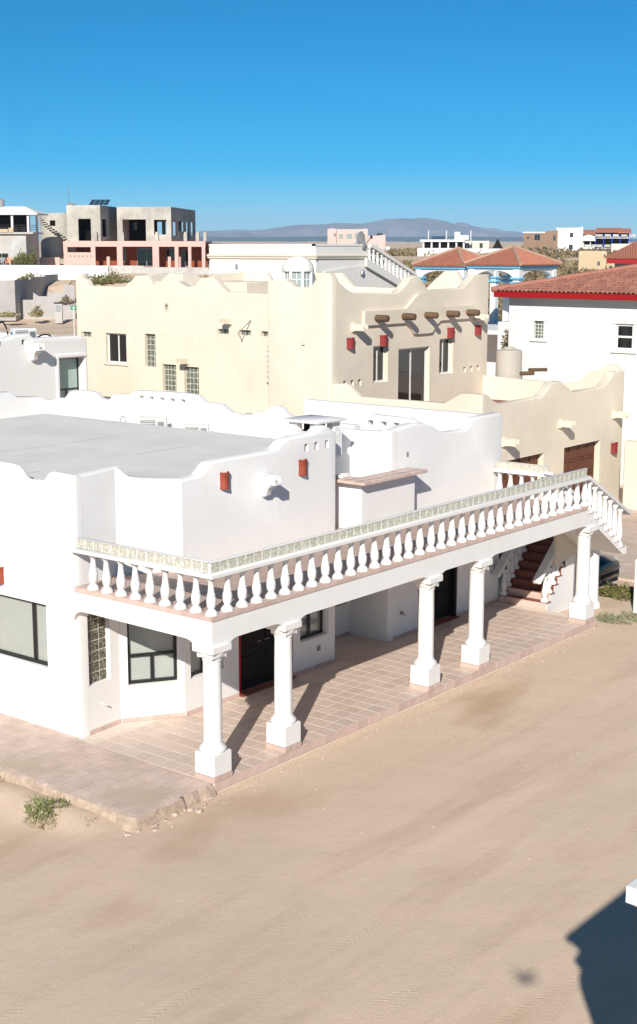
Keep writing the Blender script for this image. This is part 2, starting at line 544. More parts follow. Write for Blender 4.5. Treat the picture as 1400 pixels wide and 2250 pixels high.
def wall(name, wf, top, mat, parent, th=0.3, z0=-0.25, holes=(), r=0.05, ends=(1, 1), s1=None):
    """stucco wall: outline with a shaped top [(s,z)...], rounded front and top edges, rectangular or polygonal holes"""
    L = top[-1][0]
    poly = [(top[0][0], z0), (L, z0)] + list(reversed(top))
    n = len(poly)
    amt = []
    for i in range(n):
        if i == 0: amt.append(0)
        elif i == 1: amt.append(1 if ends[1] else 0)
        elif i == n - 1: amt.append(1 if ends[0] else 0)
        else: amt.append(1)
    def inset(k, back=False):
        out = []
        for i in range(n):
            p = Vector(poly[i]); a = Vector(poly[i - 1]); b = Vector(poly[(i + 1) % n])
            e1 = (p - a).normalized(); e2 = (b - p).normalized()
            n1 = Vector((-e1.y, e1.x)); n2 = Vector((-e2.y, e2.x))
            a1 = k * amt[i - 1]; a2 = k * amt[i]
            if back:
                if (i - 1) % n in (1, n - 1): a1 = 0
                if i in (1, n - 1): a2 = 0
            det = n1.x * n2.y - n1.y * n2.x
            if abs(det) < 0.08: o = n1 * ((a1 + a2) / 2) if a1 and a2 else (n1 * a1 + n2 * a2)
            else: o = Vector(((a1 * n2.y - a2 * n1.y) / det, (n1.x * a2 - n2.x * a1) / det))
            if o.length > 2.0 * k and k > 0: o = o.normalized() * 2.0 * k
            out.append((p.x + o.x, p.y + o.y))
        return out
    prof = [(0, 1), (0.134, 0.5), (0.5, 0.134), (1, 0)]
    lp2 = [(inset(r * i), r * d) for d, i in prof] + [(inset(r * i, True), th - r * d) for d, i in reversed(prof)]
    mb = MB()
    mb.loops([[wf(s, d, z) for (s, z) in pts] for pts, d in lp2], False, False)
    H = []
    for h in holes:
        H.append([(h[0], h[1]), (h[2], h[1]), (h[2], h[3]), (h[0], h[3])] if not isinstance(h[0], tuple) else list(h))
    for pts, d in (lp2[0], lp2[-1]):
        polys = [pts] + H
        flat = [q for pl in polys for q in pl]
        tr = tessellate_polygon([[Vector((q[0], q[1], 0)) for q in pl] for pl in polys])
        mb.add([wf(s, d, z) for (s, z) in flat], [tuple(t) for t in tr])
    for h in H:
        m_ = len(h)
        mb.add([wf(s, 0, z) for s, z in h] + [wf(s, th, z) for s, z in h], [(i, (i + 1) % m_, (i + 1) % m_ + m_, i + m_) for i in range(m_)])
    me = bpy.data.meshes.new(name)
    me.from_pydata(mb.v, [], mb.f)
    bm = bmesh.new(); bm.from_mesh(me)
    bmesh.ops.remove_doubles(bm, verts=bm.verts, dist=0.0005)
    bmesh.ops.recalc_face_normals(bm, faces=bm.faces)
    bm.to_mesh(me); bm.free()
    me.materials.append(MATS[mat])
    me.polygons.foreach_set('use_smooth', [True] * len(me.polygons))
    me.set_sharp_from_angle(angle=R(35))
    return link(name, me, parent)

def window(parent, wf, s0, z0, s1, z1, d=0.12, fr='black_frame', pane='dark_glass', v=(), h=(), fw=0.05, blind=False, sill=None, name='window'):
    """window part (frame with bars) > pane (> blind)"""
    T = lambda s, dd, z: wf(s, dd, z)
    mb = MB()
    mb.box(s0, d, z0, s1, d + .06, z0 + fw, T).box(s0, d, z1 - fw, s1, d + .06, z1, T)
    mb.box(s0, d, z0 + fw, s0 + fw, d + .06, z1 - fw, T).box(s1 - fw, d, z0 + fw, s1, d + .06, z1 - fw, T)
    for a in v:
        lo, hi = (z0 + fw, z1 - fw) if not isinstance(a, tuple) else (a[1], a[2])
        a = a if not isinstance(a, tuple) else a[0]
        mb.box(a - fw / 2, d + .003, lo, a + fw / 2, d + .057, hi, T)
    for b in h: mb.box(s0 + fw, d + .006, b - fw / 2, s1 - fw, d + .054, b + fw / 2, T)
    o = mb.build(name, fr, parent)
    if sill:
        MB().box(s0 - .1, -.06, z0 - .07, s1 + .1, .05, z0 - .003, T).build('sill', sill, o)
    MB().box(s0 + fw * .5, d + .02, z0 + fw * .5, s1 - fw * .5, d + .035, z1 - fw * .5, T).build('pane', pane, o)
    if blind:
        b = MB(); z = z0 + fw
        while z < z1 - fw - .03:
            b.add([T(s0 + fw * .6, d + .08, z), T(s1 - fw * .6, d + .08, z), T(s1 - fw * .6, d + .088, z + .031), T(s0 + fw * .6, d + .088, z + .031)], [(0, 1, 2, 3)])
            z += .033
        b.box(s0 + fw * .6, d + .108, z0 + fw, s1 - fw * .6, d + .112, z1 - fw, T)
        b.build('blind', 'blind', o)
    return o

# ------------------------------------------------------------------ ground, far range, haze
FH = Vector((FW.x, FW.y, 0)).normalized()
RH = Vector((RT.x, RT.y, 0)).normalized()
def lerp_tab(t, x):
    if x <= t[0][0]: return t[0][1]
    for (a, b), (c, d) in zip(t, t[1:]):
        if x <= c:
            k = (x - a) / (c - a); k = k * k * (3 - 2 * k)
            return b + (d - b) * k
    return t[-1][1]
TL = [(95, -.2), (145, 1.2), (157, 1.9), (166, 5.2), (200, 6.5), (330, 7.9), (700, 8.6), (1500, 12), (3500, 24), (9000, 45)]
TR = [(75, -.2), (110, .8), (170, 4.3), (240, 4.7), (330, 7.3), (450, 6.5), (700, 8.2), (1500, 12), (3500, 24), (9000, 45)]
from mathutils import noise as mnoise
def fbm(x, y, sc, o=4):
    return mnoise.fractal(Vector((x * sc, y * sc, 3.7)), 1.0, 2.0, o)
def terrain(x, y):
    q = Vector((x - CAM.x, y - CAM.y, 0))
    D = q.dot(FH); s = q.dot(RH) / max(D, 1)
    k = min(max((s + 0.07) / 0.05, 0), 1); k = k * k * (3 - 2 * k)
    z = lerp_tab(TL, D) * (1 - k) + lerp_tab(TR, D) * k
    if D > 120: z += 0.35 * fbm(x, y, 0.03) * min((D - 120) / 60, 1) * (1 + D / 900)
    near = max(0, 1 - max(0, abs(D - 18) - 25) / 20)
    if near > 0:
        z += near * (0.018 * fbm(x, y, 0.35, 3) + 0.006 * fbm(x, y, 2.2, 3))
        z += 0.13 * math.exp(-((x + 2.25) / .38) ** 2) * min(max((y - .1) / .9, 0), 1) * (1 + .3 * mnoise.noise(Vector((x * 2, y * 2, 5)))) if -4 < x < -1 and y < 14 else 0
        # wheel ruts along the road, slightly curving
        for off, dep in ((-2.1, .012), (-3.4, .012), (-4.6, .015), (-6.1, .014), (-7.4, .012)):
            yy = off + 0.35 * math.sin(x * .22 + off) + 0.012 * (x - 6) * abs(x - 6) * .12
            z -= near * dep * math.exp(-((y - yy) / .16) ** 2) * (0.6 + 0.8 * mnoise.noise(Vector((x * .4, off, 0))))
    return z
def axis(lo, hi, core0, core1, step, grow):
    a = []; x = core0
    while x <= core1: a.append(x); x += step
    s = step; x = a[-1]
    while x < hi: s *= grow; x += s; a.append(x)
    s = step; x = a[0]; b = []
    while x > lo: s *= grow; x -= s; b.append(x)
    return list(reversed(b)) + a
# grid in camera-aligned axes (a along the view, b to the right)
A = axis(-400, 14000, 6, 45, 0.22, 1.035)
B_ = axis(-6000, 6000, -14, 14, 0.24, 1.05)
gv = []; gf = []
for a in A:
    for b in B_:
        x = CAM.x + FH.x * a + RH.x * b; y = CAM.y + FH.y * a + RH.y * b
        gv.append((x, y, terrain(x, y)))
nb = len(B_)
for i in range(len(A) - 1):
    for j in range(nb - 1):
        gf.append((i * nb + j, (i + 1) * nb + j, (i + 1) * nb + j + 1, i * nb + j + 1))
gm = bpy.data.meshes.new('ground'); gm.from_pydata(gv, [], gf); gm.materials.append(MATS['sand'])
gm.polygons.foreach_set('use_smooth', [True] * len(gf))
structure(link('ground', gm))

def at(u, v, D):
    """point at distance D along the view axis on the line of sight of photo pixel (u,v); used to lay out the far town"""
    return CAM + (FW + RT * ((u - 700) / 3089.0) + UP * ((1125 - v) / 3089.0)) * D

def ridge(name, pts, D, depth, mat, seed, rough):
    """mountain range: a ridge line and slopes falling both ways, with gullies"""
    rnd = random.Random(seed)
    n = 260; rows = 16
    us = [pts[0][0] + (pts[-1][0] - pts[0][0]) * i / n for i in range(n + 1)]
    def prof(u):
        for (a, b), (c, d) in zip(pts, pts[1:]):
            if u <= c: return b + (d - b) * (u - a) / (c - a)
        return pts[-1][1]
    vs = []; fs = []
    for j in range(-rows, rows + 1):
        f = abs(j) / rows
        for i, u in enumerate(us):
            top = at(u, prof(u), D)
            base = 25.0
            h = max(top.z - base, 1)
            g = mnoise.fractal(Vector((u * .018 + seed, j * .33 * (1 if j < 0 else .7), seed)), 1.0, 2.0, 5)
            z = base - 10 + (h + 10) * (1 - f) ** 1.25 + h * rough * g * math.sin(math.pi * min(f * 1.15, 1)) + h * .05 * g
            q = top + FH * (depth * j / rows) * (1 + .15 * g)
            vs.append((q.x, q.y, max(z, base - 20)))
    for j in range(2 * rows):
        for i in range(n):
            fs.append((j * (n + 1) + i, j * (n + 1) + i + 1, (j + 1) * (n + 1) + i + 1, (j + 1) * (n + 1) + i))
    me = bpy.data.meshes.new(name); me.from_pydata(vs, [], fs); me.materials.append(MATS[mat])
    me.polygons.foreach_set('use_smooth', [True] * len(fs))
    return structure(link(name, me))
ridge('mountains', [(330, 540), (400, 512), (450, 507), (520, 505), (560, 506), (610, 500), (650, 494), (700, 493), (740, 491), (790, 491), (830, 485), (880, 480), (925, 478),
      (960, 482), (1000, 493), (1040, 502), (1080, 508), (1130, 514), (1200, 520), (1300, 527), (1420, 530), (1500, 545)], 10500, 1900, 'mountain', 3, .22)
ridge('mountains', [(960, 512), (985, 497), (1008, 488), (1022, 489), (1045, 497), (1068, 502), (1085, 501), (1110, 507), (1150, 511), (1230, 519), (1330, 526)], 12200, 1300, 'mountain', 11, .2)
ridge('hills', [(200, 540), (300, 523), (420, 520), (560, 521), (720, 519), (850, 521), (980, 519), (1120, 521), (1300, 523), (1450, 525), (1600, 540)], 8200, 700, 'range_dark', 5, .15)

# ------------------------------------------------------------------ shared shapes
BAL = [(.10, 0), (.10, .035), (.075, .075), (.052, .10), (.048, .125), (.062, .135), (.066, .15), (.075, .20), (.077, .26), (.070, .315), (.058, .335), (.066, .345), (.066, .36), (.055, .372), (.042, .52), (.040, .57), (.052, .59), (.075, .625), (.078, .66)]
def baluster_mesh(h=.66, name='baluster'):
    return MB().lathe([(r * 1.13, z * h / .66) for r, z in BAL], 12).mesh(name, 'white_trim', 50)
BALM = baluster_mesh()
GB = {}
def gblock(w, h, d=.08, mat='glass_block'):
    k = (w, h, d, mat)
    if k not in GB:
        mb = MB()
        x, z = w / 2, h / 2; i = .007
        fr = [(-x, 0, -z), (x, 0, -z), (x, 0, z), (-x, 0, z)]
        mb.loops([[(-x, d, -z), (x, d, -z), (x, d, z), (-x, d, z)], fr,
                  [(a * (1 - i / x), .0, b * (1 - i / z)) for a, _, b in fr],
                  [(a * (1 - 2.5 * i / x), .005, b * (1 - 2.5 * i / z)) for a, _, b in fr],
                  [(a * .45, .002, b * .45) for a, _, b in fr]])
        GB[k] = mb.mesh('glass_block', mat, 25)
    return GB[k]
def block_window(parent, wf, s0, z0, s1, z1, cols, rows, d=.10, mat='glass_block_dark', mort='cream_pale'):
    T = lambda s, dd, z: wf(s, dd, z)
    w = (s1 - s0) / cols; h = (z1 - z0) / rows; g = .012
    mb = MB()
    for i in range(cols + 1):
        a = s0 + i * w; mb.box(max(a - g, s0), d + .006, z0, min(a + g, s1), d + .07, z1, T)
    for j in range(rows + 1):
        b = z0 + j * h; mb.box(s0, d + .009, max(b - g, z0), s1, d + .067, min(b + g, z1), T)
    mb.box(s0, d + .072, z0, s1, d + .09, z1, T)
    o = mb.build('glass_block_window', mort, parent)
    me = gblock(round(w - 2 * g, 4), round(h - 2 * g, 4), .06, mat)
    rz = math.atan2(wf.t.y, wf.t.x)
    for i in range(cols):
        for j in range(rows):
            link('glass_block', me, o, wf(s0 + (i + .5) * w, d, z0 + (j + .5) * h), (0, 0, rz))
    return o
def sconce(parent, wf, s, z, w=.2, h=.33, mat='sconce_red'):
    """half-round clay wall lamp, open at the top, with a band and cut pattern"""
    mb = MB(); seg = 10
    prof = [(1.0, 0), (.98, h * .12), (.94, h * .14), (.93, h * .5), (.95, h * .86), (1.0, h * .88), (1.02, h)]
    out = []; inn = []
    for k, zz in prof:
        out.append([wf(s + k * w / 2 * math.cos(math.pi * i / seg), -k * w * .55 * math.sin(math.pi * i / seg), z + zz) for i in range(seg + 1)])
    for k, zz in reversed(prof):
        inn.append([wf(s + (k * w / 2 - .015) * math.cos(math.pi * i / seg), -(k * w * .55 - .015) * math.sin(math.pi * i / seg) - .001, z + zz) for i in range(seg + 1)])
    lp = out + inn; n = seg + 1
    vs = [p for q in lp for p in q]
    fs = [(j * n + i, j * n + i + 1, ((j + 1) % len(lp)) * n + i + 1, ((j + 1) % len(lp)) * n + i) for j in range(len(lp)) for i in range(seg)]
    mb.add(vs, fs)
    for k in range(3):
        mb.box(s - .02, -w * .53, z + h * (.28 + .16 * k), s + .02, -w * .50, z + h * (.36 + .16 * k), lambda a, d, zz: wf(a, d, zz))
    return mb.build('wall_lamp', mat, parent)
def spout(parent, wf, s, z, mat, k=1.0, corbel=False):
    """canale: roof drain trough sticking out of the wall"""
    T = lambda a, d, zz: wf(a, d, zz)
    mb = MB()
    w, h, p = .13 * k, .20 * k, .50 * k
    mb.box(s - w, -p, z, s + w, .04, z + .06 * k, T)
    mb.box(s - w, -p, z + .06 * k, s - w + .045 * k, .04, z + h, T).box(s + w - .045 * k, -p, z + .06 * k, s + w, .04, z + h, T)
    mb.bbox(s - w * 1.25, -.10 * k, z - .05 * k, s + w * 1.25, .05, z + h * 1.2, .02, T)
    if corbel:
        lp = []
        for f, ww, dd in ((0, 1.15, .30), (.12, 1.2, .34), (.3, .75, .26), (.55, .62, .2), (.8, .7, .17), (.92, .45, .1), (1, .2, .05)):
            zz = z - .005 - f * .34 * k
            lp.append([wf(s - w * ww, .03, zz), wf(s + w * ww, .03, zz), wf(s + w * ww * .9, -dd * k, zz), wf(s - w * ww * .9, -dd * k, zz)])
        mb.loops(lp)
    return mb.build('drain_spout', mat, parent)

# ------------------------------------------------------------------ house 1: the white house with the colonnade
H1 = thing('white_house', 'white stucco house with columned porch and tiled roof terrace in the foreground', 'house', (7, 7, -.2))
def topx(l, x0): return [(round(a - x0, 3), z) for a, z in l]
def topy(l, yh): return sorted([(round(yh - a, 3), z) for a, z in l])
# left front wall (faces the sun)
F1 = WF((.1, 15.0), (.1, 3.5))
t = [(3.5, 5.01), (4.08, 5.03), (4.20, 5.0), (4.27, 4.92), (4.36, 4.84), (4.80, 4.81), (4.92, 4.85), (5.02, 4.96), (5.12, 5.03), (5.3, 5.06), (9.2, 5.05), (9.6, 4.86), (10.6, 4.86), (11, 5.05), (15, 5.05)]
wall('wall', F1, topy(t, 15), 'white', H1, .2, -.3, [(15 - 6.7, 1.2, 15 - 4.37, 2.45)], .07)
window(H1, F1, 15 - 6.7, 1.2, 15 - 4.37, 2.45, .10, 'black_frame', 'clear_glass', v=[15 - 4.87, 15 - 6.1], fw=.06, blind=True)
sconce(H1, F1, 15 - 5.68, 2.68, .22, .34, 'terracotta')
# return with the glass block window
F2 = WF((.26, 3.4995), (1.32, 3.57))
wall('wall', F2, [(0, 5.0), (1.05, 5.04)], 'white', H1, .3, -.3, [(.09, .95, .68, 2.40)], .06, (0, 0))
block_window(H1, F2, .09, .95, .68, 2.40, 3, 7, .10, 'glass_block_dark', 'cream_pale')
# bay, turned 35 degrees
F3 = WF((1.20, 3.555), (2.28, 2.85))
wall('wall', F3, [(0, 5.03), (.09, 5.0), (.17, 4.92), (.27, 4.84), (.5, 4.79), (1.29, 4.74)], 'white', H1, .3, -.3, [(.15, .73, 1.14, 2.10)], .06, (0, 1))
window(H1, F3, .15, .73, 1.14, 2.10, .10, 'black_frame', 'clear_glass', v=[(.645, .78, 1.27)], h=[1.30], blind=True, fw=.055)
# front wall A
F4 = WF((2.255, 2.853), (7.1, 2.853)); x0 = 2.255
t = [(2.255, 4.73), (2.72, 4.74), (2.85, 4.78), (2.95, 4.87), (3.06, 4.95), (3.2, 4.98), (4.9, 4.99), (5.08, 5.02), (5.22, 5.10), (5.36, 5.17), (5.5, 5.20), (6.36, 5.23), (6.46, 5.27), (6.55, 5.33), (6.74, 5.34), (6.88, 5.28), (6.98, 5.21), (7.1, 5.16)]
hs = [(2.43, .72, 3.40, 2.12), (3.85, .02, 5.60, 2.28), (5.84, .70, 6.83, 2.12)] + [(a - .07, 4.85, a + .06, 5.02) for a in (6.06, 6.40, 6.76)]
wall('wall', F4, topx(t, x0), 'white', H1, .3, -.3, [(a - x0, b, c - x0, d) for a, b, c, d in hs], .06, (0, 1))
window(H1, F4, 2.43 - x0, .72, 3.40 - x0, 2.12, .12, 'black_frame', 'clear_glass', v=[(2.915 - x0, .77, 1.25)], h=[1.28], blind=True, fw=.055)
window(H1, F4, 5.84 - x0, .70, 6.83 - x0, 2.12, .14, 'black_frame', 'clear_glass', v=[(6.335 - x0, .75, 1.2)], h=[1.25], blind=True, fw=.06)
def entry(wf, s0, s1, z1, leaves=2, fr='red_paint'):
    T = lambda s, d, z: wf(s, d, z)
    mb = MB()
    mb.box(s0, .02, .02, s0 + .09, .2, z1, T).box(s1 - .09, .02, .02, s1, .2, z1, T).box(s0 + .09, .023, z1 - .09, s1 - .09, .197, z1, T)
    o = mb.build('door', fr, H1)
    w = (s1 - s0 - .18) / leaves
    for k in range(leaves):
        a = s0 + .09 + k * w
        m2 = MB().box(a + .005, .15, .03, a + w - .005, .20, z1 - .095, T)
        for zz in (.2, .9, 1.5):
            m2.bbox(a + .12, .135, zz, a + w - .12, .16, min(zz + .55, z1 - .2), .015, T)
        lf = m2.build('leaf', 'wood_and_shade_dark', o)
        MB().tube([wf(a + (w - .08 if k == 0 else .08), .14, 1.0), wf(a + (w - .08 if k == 0 else .08), .09, 1.0), wf(a + (w - .18 if k == 0 else .18), .09, 1.0)], .012, 6).build('handle', 'metal', o)
    MB().box(s0, -.10, .0, s1, .15, .022, T).build('threshold', 'red_tile_and_shade', o)
    return o
entry(F4, 3.85 - x0, 5.60 - x0, 2.28, 2)
mb = MB(); wf = F4
mb.bbox(6.42 - x0, -.02, .38, 6.53 - x0, .01, .5, .006, lambda s, d, z: wf(s, d, z)).box(6.455 - x0, -.024, .41, 6.495 - x0, -.018, .47, lambda s, d, z: wf(s, d, z)).build('outlet_plate', 'plastic_grey', H1)
sconce(H1, F4, 3.45 - x0, 4.40, .22, .34, 'terracotta')
sconce(H1, F4, 5.90 - x0, 4.37, .22, .34, 'terracotta')
spout(H1, F4, 4.63 - x0, 4.36, 'white_trim', .85, True)
# side of block A, recess, return, front wall B
F4b = WF((7.097, 2.90), (7.097, 4.2))
wall('wall', F4b, [(0, 5.14), (1.25, 5.0)], 'white', H1, .3, -.3, (), .05, (0, 0))
F5 = WF((6.9, 3.96), (9.3, 3.96))
wall('wall', F5, [(0, 5.0), (.5, 5.03), (1.6, 5.03), (2.4, 4.92)], 'white', H1, .3, -.3, [(1.1, .78, 2.05, 1.9)], .06, (0, 0))
window(H1, F5, 1.1, .78, 2.05, 1.9, .12, 'plastic_grey', 'dark_glass', v=[1.6], fw=.05)
F6 = WF((9.1, 4.05), (9.1, 2.85))
wall('wall', F6, [(0, 4.91), (1.2, 4.96)], 'white', H1, .3, -.3, (), .06, (0, 1))
F7 = WF((9.2, 2.853), (14.05, 2.853)); x0 = 9.2
t = [(9.2, 4.97), (9.7, 5.04), (10.1, 5.07), (10.6, 5.02), (10.9, 4.92), (11.15, 4.80), (11.45, 4.72), (12.3, 4.70), (12.42, 4.74), (12.52, 4.85), (12.62, 4.93), (12.8, 4.96), (13.9, 4.98), (14.05, 4.92)]
hs = [(10.32, .02, 12.05, 2.28), (13.30, 1.0, 14.03, 2.26)]
wall('wall', F7, topx(t, x0), 'white', H1, .3, -.3, [(a - x0, b, c - x0, d) for a, b, c, d in hs[:1]] + [(13.25 - x0, 1.0, 13.98 - x0, 2.3)], .06, (0, 1))
entry(F7, 10.32 - x0, 12.05 - x0, 2.28, 2, 'wood_and_shade_dark')
window(H1, F7, 10.42 - x0, .55, 11.12 - x0, 2.12, .125, 'metal_dark', 'pane_green', h=[1.2], blind=False, fw=.04, name='door_light')
window(H1, F7, 13.25 - x0, 1.0, 13.98 - x0, 2.3, .10, 'black_frame', 'dark_glass', v=[13.6 - x0], fw=.05)
mb = MB().lathe([(.05, 0), (.05, .02), (.02, .03), (.02, .08)], 10)
mb.v = [F7(9.62 - x0 + p[0], -.0 - p[2], .60 + p[1]) for p in mb.v]
mb.tube([F7(9.62 - x0, -.075, .6), F7(9.62 - x0, -.09, .57), F7(9.66 - x0, -.09, .54)], .014, 6).build('hose_tap', 'metal', H1)
mb = MB().tube([F2(.42, .0, .55), F2(.42, -.07, .53), F2(.47, -.09, .50)], .018, 6).build('hose_tap', 'plastic_white', H1)
mb = MB().bbox(9.75 - x0, -.02, 4.32, 9.82 - x0, .01, 4.43, .006, lambda s, d, z: F7(s, d, z)).build('outlet_plate', 'plastic_grey', H1)
F8 = WF((14.047, 2.95), (14.047, 9.2))
wall('wall', F8, [(0, 4.9), (6.2, 4.9)], 'white', H1, .3, -.3, (), .05, (0, 1))
# roof decks and inner parapets
mb = MB()
rp = [(.35, 3.75), (1.4, 3.75), (2.4, 3.10), (6.95, 3.10), (6.95, 4.3), (8.1, 4.3), (8.1, 13.55), (.35, 13.55)]
mb.extrude(rp, lambda a, b: (a, b, 4.45), lambda a, b: (a, b, 4.70))
rd = mb.build('roof', 'roof_grey', H1)
for x_, y_, l_ in ((1.4, 8.6, 4.2), (4.2, 6.1, 2.0), (.9, 5.9, .5), (2.2, 5.6, .25)):
    MB().box(x_, y_, 4.7, x_ + l_, y_ + .022, 4.704).build('roof_seam', 'plaster_grey', rd)
mb = MB().box(8.1, 4.1, 4.0, 14, 15, 4.25).box(.4, 13.55, 4.0, 8.1, 15, 4.25).build('roof', 'roof_grey', H1)
FB = WF((9.6, 14.95), (9.6, 4.3))
t = [(14.95, 4.9), (14.54, 4.91), (14.45, 5.0), (14.32, 5.12), (14.05, 5.17), (13.55, 5.18), (13.34, 5.14), (13.2, 5.04), (13.08, 5.0), (12.75, 4.99), (12.66, 5.05), (12.56, 5.14), (12.4, 5.17), (11.9, 5.2), (11.80, 5.26), (11.7, 5.31), (10.58, 5.35), (9.73, 5.35), (9.48, 5.33), (9.36, 5.26), (9.25, 5.17), (8.62, 5.15), (8.46, 5.04), (8.3, 4.98), (8.05, 4.95), (7.93, 4.84), (7.70, 4.83), (7.60, 4.93), (7.45, 5.03), (7.15, 5.07), (7.0, 5.16), (6.88, 5.22), (6.73, 5.24), (6.6, 5.20), (6.5, 5.10), (6.35, 5.02), (5.6, 4.98), (4.3, 4.95)]
wall('parapet', FB, topy(t, 14.95), 'white', H1, .3, 3.9, [(14.95 - y - .09, 5.09, 14.95 - y + .08, 5.2) for y in (11.42, 11.04, 10.65, 10.26, 9.88)], .06)
FL = WF((.4, 15.0), (9.7, 15.0))
t = [(.4, 5.05), (5.5, 5.05), (6.0, 5.2), (8.1, 5.19), (8.22, 5.13), (8.34, 5.03), (9.15, 4.98), (9.3, 4.92), (9.45, 4.86), (9.7, 4.84)]
wall('parapet', FL, topx(t, .4), 'white', H1, .3, 3.9, (), .06, (0, 0))
FE = WF((10.5, 6.5), (10.5, 3.1))
t = [(6.5, 4.8), (4.8, 4.82), (4.72, 4.93), (4.6, 5.08), (4.45, 5.12), (3.35, 5.10), (3.2, 5.06), (3.1, 5.0)]
wall('parapet', FE, topy(t, 6.5), 'white', H1, .3, 3.9, [(6.5 - y - .09, 4.86, 6.5 - y + .08, 4.98) for y in (4.45, 4.05, 3.68)], .06, (1, 0))
# chimney with open cap
mb = MB()
cx, cy = 7.45, 3.75
mb.bbox(cx - .46, cy - .46, 4.5, cx + .46, cy + .46, 5.08, .05)
for dx in (-1, 1):
    for dy in (-1, 1):
        mb.bbox(cx + dx * .3 - .11, cy + dy * .3 - .11, 5.08, cx + dx * .3 + .11, cy + dy * .3 + .11, 5.30, .015)
ch = mb.build('chimney', 'white', H1)
mb = MB().bbox(cx - .52, cy - .52, 5.305, cx + .52, cy + .52, 5.37, .012).build('chimney_cap', 'white_trim', ch)
MB().box(cx - .17, cy - .17, 5.081, cx + .17, cy + .17, 5.28).build('flue', 'void', ch)

# porch floor: tiles laid one by one on a grout bed
pf = MB().box(.012, .012, -.22, 14.0, 3.9, -.003).build('porch_floor', 'grout', H1)
TS = .343; TG = .016
tm = MB().bbox(0, 0, 0, TS - TG, TS - TG, .012, .003).mesh('tile', 'tile', 30)
cells = []
for i in range(41):
    for j in range(12):
        x, y = .01 + i * TS, .01 + j * TS
        if y > 2.86 and not (7.2 < x < 9.0 and y < 3.9): continue
        if x + TS > 14.05: continue
        cells.append((x, y))
cells.sort(key=lambda c: (Vector((c[0], c[1], 0)) - CAM).length + (6 if c[1] > 2.5 else 0))
rest = MB()
for k, (x, y) in enumerate(cells):
    z = -.011 + random.uniform(-.0015, .0015)
    if k < 296:
        link('tile', tm, pf, (x, y, z), (random.uniform(-.004, .004), random.uniform(-.004, .004), 0))
    else: rest.bbox(x, y, z, x + TS - TG, y + TS - TG, z + .012, .003)
stuff(rest.build('tile_field', 'tile', pf, 30))
# tiled riser along the road edge and the skirting at the walls
rm = MB().bbox(0, 0, 0, .338, .012, .165, .003).mesh('tile', 'tile_edge', 30)
for i in range(41): link('tile', rm, pf, (.01 + i * TS, -.002 + random.uniform(-.002, .002), -.168), (0, 0, random.uniform(-.006, .006)))
sk = MB().bbox(0, 0, 0, .338, .012, .085, .003).mesh('tile', 'tile_edge', 30)
def skirting(wf, s0, s1):
    rz = math.atan2(wf.t.y, wf.t.x)
    n = max(1, round((s1 - s0) / .343)); w = (s1 - s0) / n
    for i in range(n):
        o = link('tile', sk, pf, wf(s0 + i * w, -.012, .001), (0, 0, rz)); o.scale = (w / .343, 1, 1)
skirting(F2, .06, .98); skirting(F3, .02, 1.27); skirting(F4, .02, 3.85 - 2.255); skirting(F4, 5.60 - 2.255, 4.84)
skirting(F7, .1, 1.12); skirting(F7, 2.85, 4.8); skirting(F5, .2, 2.15)

# terrace slab, beam, tile fascia
mb = MB().box(.06, .06, 2.80, 13.42, 2.9, 2.935).box(.2, 2.9, 2.80, 2.0, 3.6, 2.934).box(7.0, 2.9, 2.80, 9.2, 3.97, 2.933).build('terrace_slab', 'white', H1)
tf = mb
tt = M('terrace_tile', (0.45, 0.33, 0.275), 0.6, 0.12, 3, 0.05, 20)
n_, l_ = tt.node_tree.nodes, tt.node_tree.links
MB().box(.025, .025, 2.936, 13.44, 2.85, 2.948).box(.2, 2.85, 2.936, 2.0, 3.6, 2.947).box(7.1, 2.85, 2.936, 9.1, 3.96, 2.9465).build('terrace_floor', 'terrace_tile', H1)
fm = MB().bbox(0, 0, 0, .338, .012, .082, .003).mesh('tile', 'tile_edge', 30)
for i in range(39): link('tile', fm, tf, (.012 + i * TS, .012, 2.868))
for i in range(10): link('tile', fm, tf, (.012, 3.46 - i * TS, 2.868), (0, 0, R(-90)))
tw = MB().bbox(0, 0, 0, .338, .16, .010, .003).mesh('tile', 'tile_edge', 30)
for i in range(39): link('tile', tw, tf, (.012 + i * TS, .016, 2.949))
for i in range(10): link('tile', tw, tf, (.016, 3.46 - i * TS, 2.949), (0, 0, R(-90)))
# beam with arched haunches at the columns
CX = [0, 1.911, 6.56, 8.526, 13.43]
HW = .15; RB = .30
zb = 2.475
def arcs(cx, side):
    r = RB
    if side < 0: return [(cx - r + r * math.sin(a), zb - r + r * math.cos(a)) for a in [math.pi / 2 * i / 7 for i in range(8)]]
    return [(cx + r - r * math.cos(a), zb - r + r * math.sin(a)) for a in [math.pi / 2 * i / 7 for i in range(8)]]
zlow = 2.2
fx = WF((.03, .033), (13.45, .033))
poly = [(0, 2.866), (0, zlow)]
for k, c in enumerate(CX):
    cc = c + .23 - .03
    a, b = cc - HW, cc + HW
    if k > 0: poly += arcs(a, -1) + [(a, zlow)]
    if k < 4: poly += [(b, zlow)] + arcs(b, 1)
    else: poly += [(min(b, 13.60), zlow)]
poly += [(13.60 if poly[-1][0] > 13.5 else 13.42, 2.866)]
mb = MB().extrude(poly, lambda s, z: fx(s, 0, z), lambda s, z: fx(s, .36, z))
mb.build('beam', 'white', H1)
fy = WF((.030, 3.52), (.030, .05))
b0 = 3.52 - .23 - HW
poly = [(0, 2.866), (0, 2.32), (.03, 2.40), (.09, 2.46), (.18, 2.50), (.30, 2.51)] + [(s, z) for s, z in arcs(b0, -1)] + [(b0, zlow), (3.46, zlow), (3.46, 2.866)]
MB().extrude(poly, lambda s, z: fy(s, .001, z), lambda s, z: fy(s, .36, z)).build('beam', 'white', H1)
